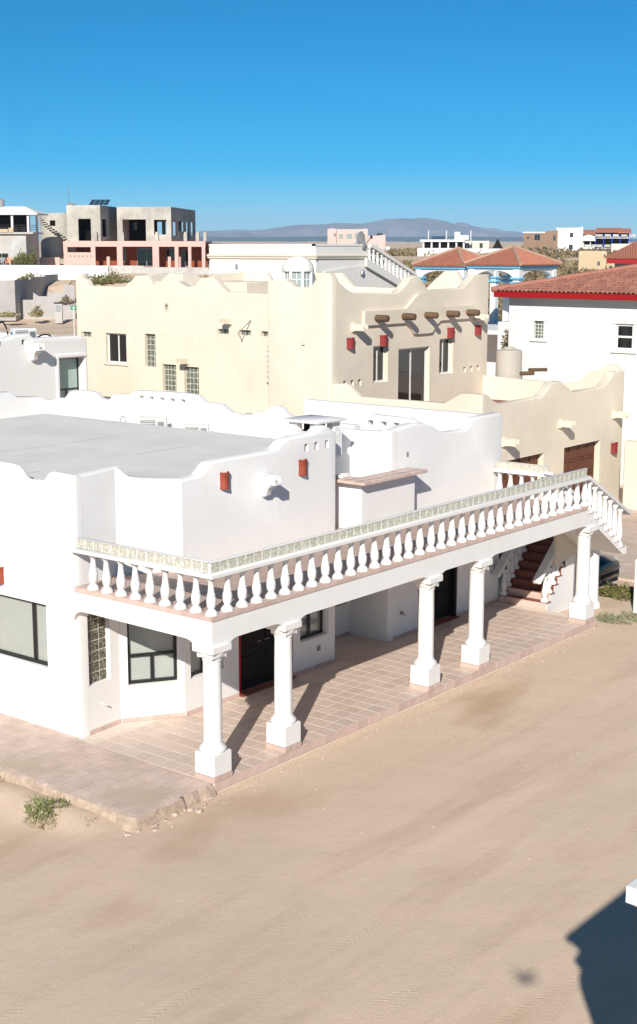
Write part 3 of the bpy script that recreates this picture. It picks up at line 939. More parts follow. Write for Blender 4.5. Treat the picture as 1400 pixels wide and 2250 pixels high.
# columns
cs = MB()
w = .23
cs.bbox(-w, -w, .09, w, w, .49, .012)
cs.lathe([(.20, .485), (.235, .50), (.245, .53), (.235, .56), (.205, .59), (.19, .61), (.172, .64), (.168, .7), (.165, 1.6), (.158, 2.10), (.158, 2.12), (.17, 2.125), (.172, 2.14), (.165, 2.15), (.17, 2.17), (.205, 2.21), (.232, 2.25), (.235, 2.285)], 28)
cs.bbox(-w - .02, -w - .02, 2.28, w + .02, w + .02, 2.43, .02)
cs.box(-HW - .01, -.18, 2.40, HW + .01, .18, 2.50)
COLM = cs.mesh('column', 'white_trim', 40)
pt = MB().bbox(-w - .004, -w - .012, 0, -.004, w + .012, .088, .003).bbox(.004, -w - .012, 0, w + .004, w + .012, .088, .003).mesh('plinth_tile', 'tile_edge', 30)
for c in CX:
    o = link('column', COLM, H1, (c + w, w, 0), (0, 0, 0))
    link('plinth_tile', pt, o, (0, 0, 0))
# balustrades of the terrace: left and front
bl = MB()
bl.bbox(-.03, -.03, 3.61, 13.42, .26, 3.69, .012)
bl.bbox(-.03, .26, 3.612, .26, 3.50, 3.688, .012)
bs_ = bl.build('balustrade', 'white_trim', H1)
for i in range(35):
    x = .12 + i * .3905
    link('baluster', BALM, bs_, (x + random.uniform(-.008, .008), .12, 2.955), (random.gauss(0, .012), random.gauss(0, .012), random.uniform(0, 1)))
for i in range(8): link('baluster', BALM, bs_, (.12, .485 + i * .368, 2.955), (random.gauss(0, .012), random.gauss(0, .012), random.uniform(0, 1)))
g = gblock(.198, .168, .07)
n = 60; st = (13.40 - .07) / n
for i in range(n): link('glass_block', g, bs_, (.075 + (i + .5) * st, .080, 3.778))
n = 15; st = (3.44 - .08) / n
for i in range(n): link('glass_block', g, bs_, (.080, 3.44 - (i + .5) * st, 3.778), (0, 0, R(-90)))
gr = MB().box(.08, .09, 3.69, 13.40, .15, 3.862).box(.09, .15, 3.69, .15, 3.44, 3.861)
gr.bbox(.07, .075, 3.866, 13.41, .165, 3.878, .004).bbox(.075, .165, 3.866, .165, 3.45, 3.877, .004)
gr.build('mortar', 'white_trim', bs_)
# short balustrade at the far end of the terrace
bl = MB().bbox(13.55, 1.30, 3.50, 13.85, 2.80, 3.58, .012)
bs2 = bl.build('balustrade', 'white_trim', H1)
for i in range(5): link('baluster', BALM, bs2, (13.70, 1.42 + i * .32, 2.845))
n = 7
for i in range(n): link('glass_block', g, bs2, (13.655, 2.78 - (i + .5) * .212, 3.68), (0, 0, R(-90)))
MB().box(13.66, 1.30, 3.58, 13.72, 2.78, 3.762).bbox(13.645, 1.29, 3.766, 13.735, 2.79, 3.778, .004).build('mortar', 'cream_pale', bs2)
MB().box(13.46, 1.25, 2.70, 14.05, 2.84, 2.84).build('terrace_slab', 'tile_edge', H1)
# serving counter on the terrace
ct = MB()
ct.box(7.56, 2.50, 2.94, 7.80, 3.955, 4.0).box(7.80, 2.503, 2.94, 9.60, 2.75, 4.0)
co = ct.build('terrace_counter', 'white', H1)
def top_tiles(x0, y0, x1, y1, nx, ny):
    for i in range(nx):
        for j in range(ny):
            MB().bbox(x0 + (x1 - x0) * i / nx + .003, y0 + (y1 - y0) * j / ny + .003, 4.0, x0 + (x1 - x0) * (i + 1) / nx - .003, y0 + (y1 - y0) * (j + 1) / ny - .003, 4.065, .006).build('tile', 'tile_edge', co)
top_tiles(7.34, 2.27, 7.94, 3.50, 2, 4); top_tiles(7.94, 2.27, 9.80, 2.85, 6, 2)

# stairs: lower flight, landing, upper flight
st_ = MB()
NR = 8; RI = 1.60 / NR; TR_ = .185
poly = [(14.0, -.2)]
for k in range(NR):
    poly += [(14.0 + k * TR_, RI * (k + 1) - .012), (14.0 + (k + 1) * TR_, RI * (k + 1) - .012)]
poly += [(14.0 + NR * TR_, -.2)]
st_.extrude(poly, lambda a, z: (a, 1.40, z), lambda a, z: (a, 2.80, z))
st_.box(15.485, 1.40, 1.4, 15.60, 2.8, 1.588)
sw_ = st_.build('staircase', 'white', H1)
for k in range(NR):
    MB().bbox(13.985 + k * TR_, 1.41, RI * k + .002, 13.999 + k * TR_, 2.79, RI * (k + 1) - .012, .003).build('riser_tile', 'tile_edge' if k < 2 else 'red_tile_and_shade', sw_)  # two lowest risers beige as if lit, upper ones coloured dark for shade
    MB().bbox(13.97 + k * TR_, 1.37, RI * (k + 1) - .010, 14.0 + (k + 1) * TR_ - .004, 2.82, RI * (k + 1) + .008, .004).build('tread_tile', 'red_tile_and_shade', sw_)
poly = []
U0 = 13.47; UR = 1.33 / 7; UT = .283
top_ = [(U0, 2.94)]
for k in range(7):
    top_ += [(U0 + k * UT, 2.94 - UR * (k + 1)), (U0 + (k + 1) * UT, 2.94 - UR * (k + 1))]
low_ = [(15.60, 1.61), (15.60, 1.42), (15.40, 1.42), (U0 + .02, 2.62)]
st2 = MB().extrude(top_ + low_, lambda a, z: (a, .03, z), lambda a, z: (a, 1.30, z)).build('staircase', 'white', H1)
for k in range(7):
    MB().bbox(U0 + k * UT + .004, .01, 2.94 - UR * (k + 1) + .002, U0 + (k + 1) * UT + .02, 1.31, 2.94 - UR * (k + 1) + .018, .004).build('tread_tile', 'tile_edge', st2)
def hand_rail(p0, p1, w, nbal, zoff, stair, mesh=BALM, h=.66):
    p0, p1 = Vector(p0), Vector(p1)
    d = (p1 - p0).normalized(); up = d.cross(Vector((0, 1, 0))).normalized()
    if up.z < 0: up = -up
    y = Vector((0, 1, 0)); lp = []
    sec = [(-w, -.04), (w, -.04), (w, .025), (w * .8, .05), (-w * .8, .05), (-w, .025)]
    for p, k in ((p0 - d * .03, .75), (p0, 1), (p1, 1), (p1 + d * .05, .9)):
        lp.append([p + y * a * k + up * b * k for a, b in sec])
    o = MB().loops(lp).build('balustrade', 'white_trim', stair.parent if False else H1)
    return o
RZ = lambda x: 3.60 - (x - 13.45) * .53
o = hand_rail((13.45, .12, 3.64), (15.72, .12, 2.44), .12, 7, 0, st2)
for k in range(7):
    x = U0 + (k + .55) * UT
    zt = 2.94 - UR * (k + 1) + .018
    b = link('baluster', BALM, o, (x, .12, zt)); b.scale = (1, 1, (RZ(x) - zt) / .66)
o = hand_rail((13.50, 1.20, 3.62), (15.60, 1.20, 2.50), .12, 7, 0, st2)
for k in range(7):
    x = U0 + (k + .55) * UT
    zt = 2.94 - UR * (k + 1) + .018
    b = link('baluster', BALM, o, (x, 1.20, zt)); b.scale = (1, 1, (RZ(x) - zt) / .66)
for y in (1.50, 2.70):
    o = hand_rail((13.62, y, .80), (15.55, y, 2.42), .12, 7, 0, sw_)
    for k in range(NR):
        b = link('baluster', BALM, o, (14.0 + (k + .35) * TR_, y, RI * (k + 1) + .008)); b.scale = (.95, .95, 1.0)
MB().extrude([(14.25, 1.12), (15.60, 1.32), (15.60, 1.75), (14.6, 2.45), (14.25, 2.2)], lambda a, z: (a, 1.315, z), lambda a, z: (a, 1.395, z)).build('spine_wall', 'cream', H1)
MB().bbox(7.50, 3.0, 4.07, 7.62, 3.16, 4.14, .008).bbox(7.66, 3.02, 4.07, 7.86, 3.2, 4.15, .008).build('counter_block', 'white_trim', co)
pm = MB().lathe([(.24, -.2), (.24, -.12), (.20, -.05), (.17, .0), (.165, .9), (.165, 1.41)], 18, (15.76, 1.05, 0)).build('post', 'white_trim', H1)

# ------------------------------------------------------------------ sidewalk, gate post, car, plants near the house
rn = random.Random(4)
gx = [-2.35 + i * .09 for i in range(28)] + [.097]
gy = [-.22 + i * .09 for i in range(56)] + [4.9 + i * .5 for i in range(19)]
vs_ = []
for y in gy:
    for x in gx:
        xx = min(x, .004) if y < 3.5 else x
        e1 = x + 2.0 + .06 * mnoise.noise(Vector((y * 2.1, 1.3, 0))) + .05 * mnoise.noise(Vector((y * 7, x * 5, 4)))
        e2 = y + .03 - .045 * x + .03 * mnoise.noise(Vector((x * 3.1, 7.7, 0))) + .025 * mnoise.noise(Vector((x * 9, y * 4, 2)))
        top = -.014 + .02 * min(max(y, 0) / 3.5, 1) + .004 * mnoise.noise(Vector((x * 2, y * 2, 9)))
        k1 = min(max(e1 / .10, 0), 1); k2 = min(max((e2 + .02) / .05, 0), 1)
        z = top - .26 * (1 - k1) ** 1.6 - .26 * (1 - k2)
        vs_.append((xx, y, z))
nx_ = len(gx)
mb = MB().add(vs_, [(j * nx_ + i, j * nx_ + i + 1, (j + 1) * nx_ + i + 1, (j + 1) * nx_ + i) for j in range(len(gy) - 1) for i in range(nx_ - 1)])
swk = structure(mb.build('sidewalk', 'sidewalk', None, 18))
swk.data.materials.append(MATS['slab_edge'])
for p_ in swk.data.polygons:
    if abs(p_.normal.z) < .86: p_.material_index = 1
# broken stones along its worn edges
for k in range(64):
    if k < 26: x, y = -k * .078 - .05, -.06 + rn.uniform(-.05, .0)
    else: x, y = -2.05 + rn.uniform(-.1, .04), (k - 26) * .13 - .05
    r = rn.choice((.018, .025, .03, .04, .06)) * rn.uniform(.8, 1.2); x += rn.uniform(-.16, .06); y += -abs(rn.gauss(0, .12)) if k < 26 else rn.uniform(-.2, .2); x -= 0 if k < 26 else abs(rn.gauss(0, .1))
    b = MB(); lp = []
    for zf, rf in ((-.6, .6), (0, 1), (.55, .75)):
        lp.append([(r * rf * math.cos(a) * rn.uniform(.75, 1.2), r * rf * math.sin(a) * rn.uniform(.75, 1.2), r * zf) for a in [i * math.pi / 3 for i in range(6)]])
    b.loops(lp)
    o = b.build('stone', 'rubble', swk, 0); o.location = (x, y, -.20 + rn.uniform(-.02, .03))
# gravel at the foot of the porch
pb = MB()
for k in range(520):
    x = rn.uniform(-.3, 14); y = -.05 - abs(rn.gauss(0, .22)) if rn.random() < .75 else -rn.uniform(.1, 6)
    r = rn.uniform(.008, .022) * (1.5 if rn.random() < .15 else 1)
    z = terrain(x, y)
    lp = [[(x + r * f * math.cos(a), y + r * f * math.sin(a) * .8, z + r * h) for a in (0.3, 1.6, 2.7, 4.1, 5.2)] for f, h in ((.9, -.2), (1, .3), (.5, .8))]
    pb.loops(lp)
stuff(pb.build('gravel', 'stone', None, 0))

gp = MB().bbox(15.93, -.42, -.25, 16.27, -.05, 1.15, .03)
lp = [[(15.93 + a, -.42 + b, z) for a, b in ((k, k), (.34 - k, k), (.34 - k, .37 - k), (k, .37 - k))] for k, z in ((0, 1.13), (.03, 1.2), (.1, 1.25))]
gp.loops(lp)
tag(gp.build('gate_post', 'white', None), 'white stucco gate post at the right edge of the photo beside the shrubs', 'post')

def car():
    root = thing('parked_car', 'dark navy car parked behind the outdoor stairs, nose toward the road', 'car', (17.98, 3.8, -.2))
    Q = lambda a, w, z: (17.98 + w * .9, 1.65 + a, z)
    def sec(a, w, z0, z1, crown):
        ws = [-1, -1, -.96, -.7, 0, .7, .96, 1, 1]
        zs = [z0, z0 + (z1 - z0) * .55, z1 - .06, z1, z1 + crown, z1, z1 - .06, z0 + (z1 - z0) * .55, z0]
        return [Q(a, k * w, b) for k, b in zip(ws, zs)]
    secs = [(0, .62, .12, .38, .01), (.05, .74, .02, .50, .03), (.25, .83, -.0, .60, .04), (.9, .86, -.02, .70, .05), (1.25, .87, -.02, .76, .05), (2.0, .87, -.02, .80, .02), (3.2, .87, -.02, .82, .02), (3.9, .85, -.0, .80, .03), (4.2, .8, .05, .7, .02), (4.3, .7, .15, .55, .01)]
    MB().loops([sec(*q) for q in secs]).build('body', 'car_paint', root, 35)
    MB().loops([sec(*q) for q in [(1.2, .74, .74, .78, 0), (1.9, .62, .78, 1.16, .02), (2.3, .60, .78, 1.24, .03), (3.1, .60, .78, 1.22, .03), (3.85, .70, .78, .84, 0)]]).build('cabin', 'dark_glass', root, 50)
    MB().bbox(2.0, -.6, 1.19, 3.1, .6, 1.27, .03, Q).build('roof', 'car_paint', root)
    for w in (-.62, .62):
        MB().bbox(.1, w - .16, .40, .34, w + .16, .53, .04, Q).build('headlight', 'lamp_glass', root)
        MB().bbox(1.45, w - .4 if w < 0 else w + .2, .80, 1.6, w - .2 if w < 0 else w + .4, .92, .03, Q).build('mirror', 'car_paint', root)
    MB().bbox(-.02, -.62, .10, .2, .62, .27, .05, Q).build('bumper', 'rubber', root)
    MB().bbox(-.015, -.72, .285, .1, .72, .30, .004, Q).build('trim_strip', 'metal', root)
    for a in (.8, 3.4):
        for w in (-.80, .80):
            w_ = MB().lathe([(.14, -.09), (.27, -.1), (.31, -.06), (.31, .06), (.27, .1), (.14, .09)], 18)
            w_.v = [Q(a + p[0], w + p[2], .11 + p[1]) for p in w_.v]
            wo = w_.build('wheel', 'rubber', root)
            w_ = MB().lathe([(.18, -.105), (.19, 0), (.18, .105)], 14)
            w_.v = [Q(a + p[0], w + p[2], .11 + p[1]) for p in w_.v]
            w_.build('rim', 'metal', wo)
car()

def bush(name, label, cx, cy, z, rx, ry, h, n, mat, seed, blade=.12, wid=.03, up=.5, group=None, stems=9, cat='shrub'):
    """low plant: branching stems and many small leaves through the volume"""
    rd_ = random.Random(seed)
    root = thing(name, label, cat, (cx, cy, z), group)
    sb = MB(); lf = MB()
    for s in range(stems):
        a = rd_.uniform(0, 6.28); r = rd_.uniform(.3, .95)
        tip = Vector((cx + rx * r * math.cos(a), cy + ry * r * math.sin(a), z + h * rd_.uniform(.5, 1) * (1 - .5 * r)))
        mid = Vector((cx, cy, z)).lerp(tip, .5) + Vector((0, 0, h * .12))
        sb.tube([(cx + rd_.uniform(-.1, .1) * rx, cy + rd_.uniform(-.1, .1) * ry, z - .03), mid, tip], [.012 * h / .4 + .004, .009, .004], 4)
    for k in range(n):
        a = rd_.uniform(0, 6.28); r = math.sqrt(rd_.random())
        lump = .75 + .35 * math.sin(a * 3 + seed) * math.cos(r * 5 + seed)
        p = Vector((cx + rx * r * math.cos(a) * lump, cy + ry * r * math.sin(a) * lump, z + h * (1 - r * r * .8) * rd_.uniform(.1, 1) * lump))
        d = Vector((rd_.gauss(0, 1), rd_.gauss(0, 1), abs(rd_.gauss(up, .6)))).normalized()
        q = d.orthogonal().normalized(); q = (q * math.cos(k) + d.cross(q) * math.sin(k))
        L = blade * rd_.uniform(.5, 1.3); W = wid * rd_.uniform(.6, 1.3)
        lf.add([p, p + d * L * .5 + q * W, p + d * L, p + d * L * .5 - q * W], [(0, 1, 2, 3)])
    sb.build('stem', 'dry_grass', root, 0)
    lf.build('foliage', mat, root, 0)
    return root
bush('green_shrub', 'bright green low shrub beside the broken sidewalk corner', -2.40, 1.60, -.2, .42, .52, .30, 900, 'leaf_green', 3, .09, .010, 1.8, stems=34)
bush('grass_tuft', 'dry straw coloured tuft mixed into the front of the green shrub', -2.75, 1.35, -.2, .3, .4, .14, 260, 'dry_grass', 16, .09, .006, 1.5, cat='grass')
bush('grass_tuft', 'pale dry grass tuft at the left edge beside the sidewalk', -2.25, 3.3, -.2, .25, .35, .22, 260, 'dry_grass', 5, .14, .008, 2.0, cat='grass')
bush('grass_tuft', 'small dry tuft under the worn sidewalk edge near the green shrub', -2.3, .75, -.2, .22, .3, .10, 160, 'dry_grass', 6, .07, .006, 1.5, cat='grass')
bush('olive_shrub', 'yellow green creeping shrub in front of the dark parked car', 17.2, 1.05, -.2, .55, 1.0, .34, 1300, 'leaf_olive', 8, .11, .025, .6)
bush('olive_shrub', 'yellow green creeping shrub behind the white gate post', 17.3, .1, -.2, .5, .5, .3, 700, 'leaf_olive', 9, .11, .025, .6)
bush('grey_shrub', 'pale grey shrub on the sand beside the last porch column', 14.75, -.05, -.2, .35, .55, .24, 700, 'leaf_grey', 10, .10, .012, 1.0)
bush('grey_shrub', 'pale grey shrub at the foot of the white gate post', 15.3, -.55, -.2, .4, .55, .28, 700, 'leaf_grey', 12, .10, .012, 1.0)

# driveway apron behind the stairs
structure(MB().box(19.0, -2.0, -.35, 29.0, 7.9, -.13).build('driveway', 'sidewalk', None))

# ------------------------------------------------------------------ house 2: cream two-storey house
H2 = thing('cream_house', 'cream two-storey adobe style house with stepped parapets and wooden vigas', 'house', (26, 17, -.2))
G1 = WF((21.3, 27.0), (21.3, 16.7))
t = [(27.0, 8.04), (26.71, 8.08), (26.65, 7.9), (26.45, 7.88), (26.25, 7.62), (24.2, 7.62), (24.04, 7.78), (23.85, 7.84), (23.62, 8.05), (23.0, 8.07), (22.85, 7.88), (22.66, 7.70), (22.6, 7.70), (22.58, 7.87), (21.4, 7.87), (20.9, 7.67), (20.5, 7.72), (20.2, 8.02), (19.6, 8.03), (19.25, 7.75), (18.95, 7.52), (16.7, 7.50)]
y1 = 27.0
wins = [(25.33, 4.66, 24.18, 5.82)]
gbs = [(23.16, 4.62, 22.59, 5.87, 3, 6), (22.24, 3.55, 21.52, 4.76, 4, 6), (21.10, 3.45, 20.35, 4.73, 4, 6), (19.38, 6.0, 18.83, 6.19, 3, 1), (18.32, 6.0, 17.77, 6.19, 3, 1), (17.28, 6.0, 16.93, 6.18, 2, 1), (26.72, 5.62, 26.15, 5.82, 3, 1)]
dia = [(y1 - 21.97 + a, 6.88 + b) for a, b in ((0, -.19), (.1, -.05), (.1, .05), (0, .19), (-.1, .05), (-.1, -.05))]
wall('wall', G1, topy(t, y1), 'cream', H2, .35, -.3, [(y1 - a, b, y1 - c, d) for a, b, c, d in wins] + [(y1 - g[0], g[1], y1 - g[2], g[3]) for g in gbs] + [tuple(dia)], .05, (1, 0))
window(H2, G1, y1 - 25.33, 4.66, y1 - 24.18, 5.82, .14, 'plastic_white', 'dark_glass', v=[y1 - 24.75], fw=.06, sill='cream_pale')
for g_ in gbs: block_window(H2, G1, y1 - g_[0], g_[1], y1 - g_[2], g_[3], g_[4], g_[5], .12, 'glass_block_green', 'cream_pale')
spout(H2, G1, y1 - 18.78, 6.4, 'cream', .9); spout(H2, G1, y1 - 20.97, 4.85, 'cream', .9)
MB().box(y1 - 22.1, .2, 6.65, y1 - 21.84, .24, 7.1, lambda s, d, z: G1(s, d, z)).build('dark_backing', 'void', H2)  # black panel behind the diamond hole paints its dark inside
MB().tube([G1(y1 - 17.75, -.02, 6.55), G1(y1 - 17.9, -.55, 6.1), G1(y1 - 18.2, -.05, 5.9)], .02, 6).build('conduit', 'metal', H2)
G1b = WF((21.12, 16.85), (21.12, 14.0))
t = [(16.85, 7.95), (16.5, 8.0), (16.06, 8.02), (15.85, 7.9), (15.63, 7.76), (14.9, 7.77), (14.72, 8.0), (14.55, 8.22), (14.41, 8.27), (14.15, 8.26), (14.0, 8.05)]
wall('wall', G1b, topy(t, 16.85), 'cream', H2, .45, -.3, (), .09, (1, 1))
block_window(H2, WF((21.13, 16.856), (21.3, 16.856)), .02, 4.39, .16, 5.68, 1, 7, -.02, 'glass_block_green', 'cream_pale')
sconce(H2, G1b, 16.85 - 15.17, 5.80, .16, .16, 'cream')
G2 = WF((21.25, 14.003), (31.28, 14.003)); x0 = 21.25
t = [(21.25, 8.0), (21.6, 7.97), (21.85, 7.82), (22.05, 7.70), (22.44, 7.58), (25.05, 7.50), (25.35, 7.66), (25.67, 7.86), (25.81, 8.02), (26.0, 8.08), (26.4, 8.10), (26.7, 7.86), (27.07, 7.56), (29.45, 7.60), (29.8, 7.84), (30.0, 7.94), (30.19, 8.08), (31.28, 8.08)]
hs = [(23.60, 4.35, 24.50, 5.66), (25.15, 3.25, 27.18, 5.48), (27.83, 4.36, 28.77, 5.72)]
sq = [(a - .09, 4.33, a + .09, 4.55) for a in (21.95, 22.38, 22.82, 29.62, 30.11, 30.6)]
wall('wall', G2, topx(t, x0), 'cream', H2, .35, -.3, [(a - x0, b, c - x0, d) for a, b, c, d in hs + sq], .05, (0, 1))
window(H2, G2, 23.60 - x0, 4.35, 24.50 - x0, 5.66, .16, 'plastic_white', 'dark_glass', v=[24.05 - x0], fw=.06)
window(H2, G2, 27.83 - x0, 4.36, 28.77 - x0, 5.72, .16, 'plastic_white', 'dark_glass', v=[28.3 - x0], fw=.06)
dw = window(H2, G2, 25.15 - x0, 3.25, 27.18 - x0, 5.48, .16, 'plastic_white', 'dark_glass', v=[26.16 - x0], fw=.08, name='sliding_door')
MB().box(26.2 - x0, .14, 4.25, 26.25 - x0, .165, 4.45, lambda s, d, z: G2(s, d, z)).build('handle', 'black_frame', dw)
for a in (21.95, 22.38, 22.82, 29.62, 30.11, 30.6):
    MB().box(a - .09 - x0, .25, 4.33, a + .09 - x0, .30, 4.55, lambda s, d, z: G2(s, d, z)).build('dark_backing', 'void', H2)  # black panels behind the square holes, shade put in as colour
for a, b, ww in ((22.2, 5.66, .34), (24.16, 5.66, .36), (28.52, 5.74, .36), (30.46, 5.74, .34)): sconce(H2, G2, a - x0, b, ww, .38)
for a, b in ((22.45, 6.28), (30.35, 6.35)): spout(H2, G2, a - x0, b, 'cream', 1.05)
# raised stepped panel carrying the vigas
pan = [(22.95, 6.42), (25.45, 6.42), (25.75, 6.25), (26.0, 6.0), (26.3, 5.98), (26.95, 5.98), (27.2, 6.0), (27.45, 6.25), (27.75, 6.42), (30.1, 6.42), (30.1, 6.92), (27.75, 6.92), (27.45, 7.1), (27.2, 7.3), (26.95, 7.45), (26.3, 7.45), (26.0, 7.3), (25.75, 7.1), (25.45, 6.92), (22.95, 6.92)]
MB().extrude(pan, lambda a, z: G2(a - x0, -.11, z), lambda a, z: G2(a - x0, .02, z)).build('raised_panel', 'cream', H2)
for a in (23.62, 25.28, 26.72, 28.18, 29.58):
    rr = random.uniform(.115, .135)
    MB().tube([(a, 13.95, 6.66), (a + .01, 13.6, 6.66), (a + .01, 13.40, 6.655), (a + .01, 13.38, 6.655)], [rr, rr * 1.02, rr, rr * .8], 12).build('viga', 'viga', H2)
# garage block with its roof terrace
G3 = WF((21.3, 14.0), (21.3, 8.0))
t = [(14.0, 4.48), (13.53, 4.53), (13.35, 4.45), (13.17, 4.29), (12.88, 4.11), (9.46, 4.14), (9.25, 4.26), (9.03, 4.38), (8.85, 4.48), (8.6, 4.51), (8.0, 4.50)]
wall('garage_wall', G3, topy(t, 14.0), 'cream', H2, .32, -.3, (), .06, (0, 1))
G4 = WF((21.35, 8.003), (31.28, 8.003)); x0 = 21.35
t = [(21.35, 4.48), (21.75, 4.44), (22.0, 4.27), (22.43, 4.12), (25.1, 4.13), (25.3, 4.25), (25.5, 4.34), (25.84, 4.57), (26.45, 4.57), (26.7, 4.42), (27.0, 4.30), (27.32, 4.12), (29.65, 4.13), (29.95, 4.33), (30.2, 4.42), (30.4, 4.62), (31.28, 4.61)]
hs = [(22.65, -.1, 25.36, 2.19), (26.8, -.1, 29.50, 2.20)]
wall('garage_wall', G4, topx(t, x0), 'cream', H2, .35, -.3, [(a - x0, b, c - x0, d) for a, b, c, d in hs], .05, (0, 1))
for a, b, c, d in hs:
    T = lambda s, dd, z: G4(s - x0, dd, z)
    go = MB().box(a, .22, b, c, .26, d, T).build('garage_door', 'door_wood', H2)
    for i in range(4):
        for j in range(4):
            w_ = (c - a) / 4; h_ = (d - b) / 4
            MB().bbox(a + i * w_ + .07, .195, b + j * h_ + .06, a + (i + 1) * w_ - .07, .225, b + (j + 1) * h_ - .06, .02, T).build('panel', 'door_wood', go)
for a, b in ((22.7, 2.75), (26.48, 3.0), (30.54, 2.95)): spout(H2, G4, a - x0, b, 'cream', 1.05)
sconce(H2, G4, 30.54 - x0, 1.6, .34, .4)
G5 = WF((31.0, 14.2), (31.0, 8.1))
t = [(14.2, 4.12), (10.6, 4.0), (9.7, 4.12), (9.43, 4.5), (9.0, 4.6), (8.6, 4.82), (8.3, 4.82), (8.1, 4.6)]
wall('parapet', G5, topy(t, 14.2), 'cream', H2, .3, -.3, (), .05, (0, 0))
MB().box(21.5, 8.2, 2.9, 31.0, 14.1, 3.2).build('terrace_floor', 'red_tile_and_shade', H2)
MB().box(24.9, 13.6, 3.2, 27.4, 14.0, 3.26).build('door_step', 'red_tile_and_shade', H2)
# roof, far parapets and things that belong to the roof
MB().box(21.5, 14.2, 6.9, 31.1, 26.9, 7.15).build('roof', 'roof_grey', H2)
G6 = WF((31.05, 27.0), (31.05, 14.2))
t = [(27, 8.0), (25.4, 8.0), (25, 7.5), (23.5, 7.5), (22.8, 8.05), (21.2, 8.05), (20.6, 7.5), (16.9, 7.45), (16.45, 7.84), (16.0, 8.18), (15.43, 8.16), (15.15, 7.75), (14.2, 7.7)]
wall('parapet', G6, topy(t, 27), 'cream', H2, .3, -.3, (), .05, (0, 0))
G7 = WF((21.4, 26.7), (31.2, 26.7))
t = [(21.4, 8.0), (22.2, 7.55), (24.5, 7.55), (25.2, 8.02), (26.3, 8.05), (26.9, 7.6), (28.5, 7.6), (29.2, 8.0), (31.2, 8.0)]
wall('parapet', G7, topx(t, 21.4), 'cream', H2, .3, -.3, (), .05, (0, 0))
MB().bbox(24.6, 20.9, 7.1, 26.2, 22.7, 7.80, .05).box(24.55, 22.0, 7.3, 24.62, 22.45, 7.62).build('roof_hatch', 'cream', H2)
lp = [[(24.4 + s * a, 24.1 + s * b, z) for a, b in ((-1, -1), (1, -1), (1, 1), (-1, 1))] for s, z in ((.75, 7.1), (.75, 7.62), (.72, 7.64), (.38, 8.08), (.30, 8.08))]
MB().loops(lp).build('chimney', 'cream', H2)
# skylight dome with windows
dm = thing('dome_skylight', 'white domed lantern with small windows on the cream house roof', 'skylight', (23.6, 17.46, 7.15))
D0 = (23.6, 17.46, 0)
dd_ = MB().lathe([(.62, 7.13), (.62, 7.62), (.58, 7.66), (.56, 7.70)], 16, D0).lathe([(.58, 8.24), (.60, 8.27), (.59, 8.34), (.55, 8.50), (.44, 8.66), (.26, 8.77), (.05, 8.80)], 20, D0).build('dome', 'h3_white', dm, 60)
for k in range(8):
    a = k * math.pi / 4 + .2
    MB().box(-.05, -.06, 7.69, .05, .03, 8.25, lambda x, y, z: (D0[0] + (.53 - y) * math.cos(a) - x * math.sin(a), D0[1] + (.53 - y) * math.sin(a) + x * math.cos(a), z)).build('mullion', 'white_trim', dm)
    a2 = a + math.pi / 8
    T = lambda x, y, z: (D0[0] + (.49 - y) * math.cos(a2) - x * math.sin(a2), D0[1] + (.49 - y) * math.sin(a2) + x * math.cos(a2), z)
    p_ = MB().box(-.2, .0, 7.70, .2, .02, 8.24, T).build('pane', 'pane_green', dm)
    MB().box(-.2, -.02, 7.95, .2, .0, 7.985, T).box(-.012, -.018, 7.70, .012, -.002, 8.24, T).build('glazing_bar', 'white_trim', p_)
# water tank on the terrace
wt = MB().lathe([(.50, -.2), (.53, -.15), (.53, 5.02), (.50, 5.09), (.25, 5.15), (.22, 5.21), (.05, 5.22)], 22, (32.1, 13.5, 0))
tag(wt.build('water_tank', 'tank', None), 'round beige water tank between the cream house and the red roofed house', 'tank')
# garden wall and neighbouring column right of the garage
gw = MB().bbox(29.05, -3, -.3, 29.3, 6.82, 2.33, .04)
tag(gw.build('garden_wall', 'cream', None), 'plain cream garden wall right of the garage doors', 'wall')
gw = MB().bbox(33.2, 4.6, -.3, 33.8, 7.78, 4.1, .05)
tag(gw.build('garden_pier', 'cream', None), 'tall cream pier at the right edge behind the garage corner', 'wall')
bush('garden_tree', 'thin dark green shrub squeezed between garage corner and cream pier', 31.7, 7.0, 1.0, .25, .3, 1.9, 500, 'leaf_green', 21, .16, .03, .5)

# ------------------------------------------------------------------ white neighbour at the left, behind house 1
HL = thing('white_annex', 'white stucco house at the left edge with a deep recessed window', 'house', (12, 24, -.2))
L1 = WF((6.0, 22.0), (17.32, 22.0)); x0 = 6
t = [(6, 6.1), (13.2, 6.07), (13.8, 6.1), (14.1, 6.19), (14.68, 6.22), (14.78, 6.16), (14.9, 6.07), (15.05, 6.04), (16.9, 6.05), (17.2, 6.0), (17.32, 5.9)]
wall('wall', L1, topx(t, x0), 'white', HL, .5, -.3, [(15.98 - x0, 3.0, 17.2 - x0, 5.28), (14.35 - x0, 5.86, 14.5 - x0, 6.03), (13.3 - x0, 5.88, 13.45 - x0, 6.05)], .07)
window(HL, L1, 15.98 - x0, 3.0, 17.2 - x0, 5.28, .38, 'black_frame', 'shade_green', v=[(16.6 - x0, 3.0, 4.15)], h=[4.15], blind=False, fw=.06)
MB().bbox(15.82 - x0, -.05, 3.0, 15.96 - x0, .1, 5.42, .03, lambda s, d, z: L1(s, d, z)).bbox(15.82 - x0, -.052, 5.30, 17.33 - x0, .098, 5.44, .03, lambda s, d, z: L1(s, d, z)).build('window_surround', 'white', HL)
spout(HL, L1, 14.75 - x0, 5.66, 'white_trim', 1.15, True)
MB().box(6.1, 22.3, 5.5, 17.2, 27.5, 5.75).build('roof', 'blue_deep', HL)
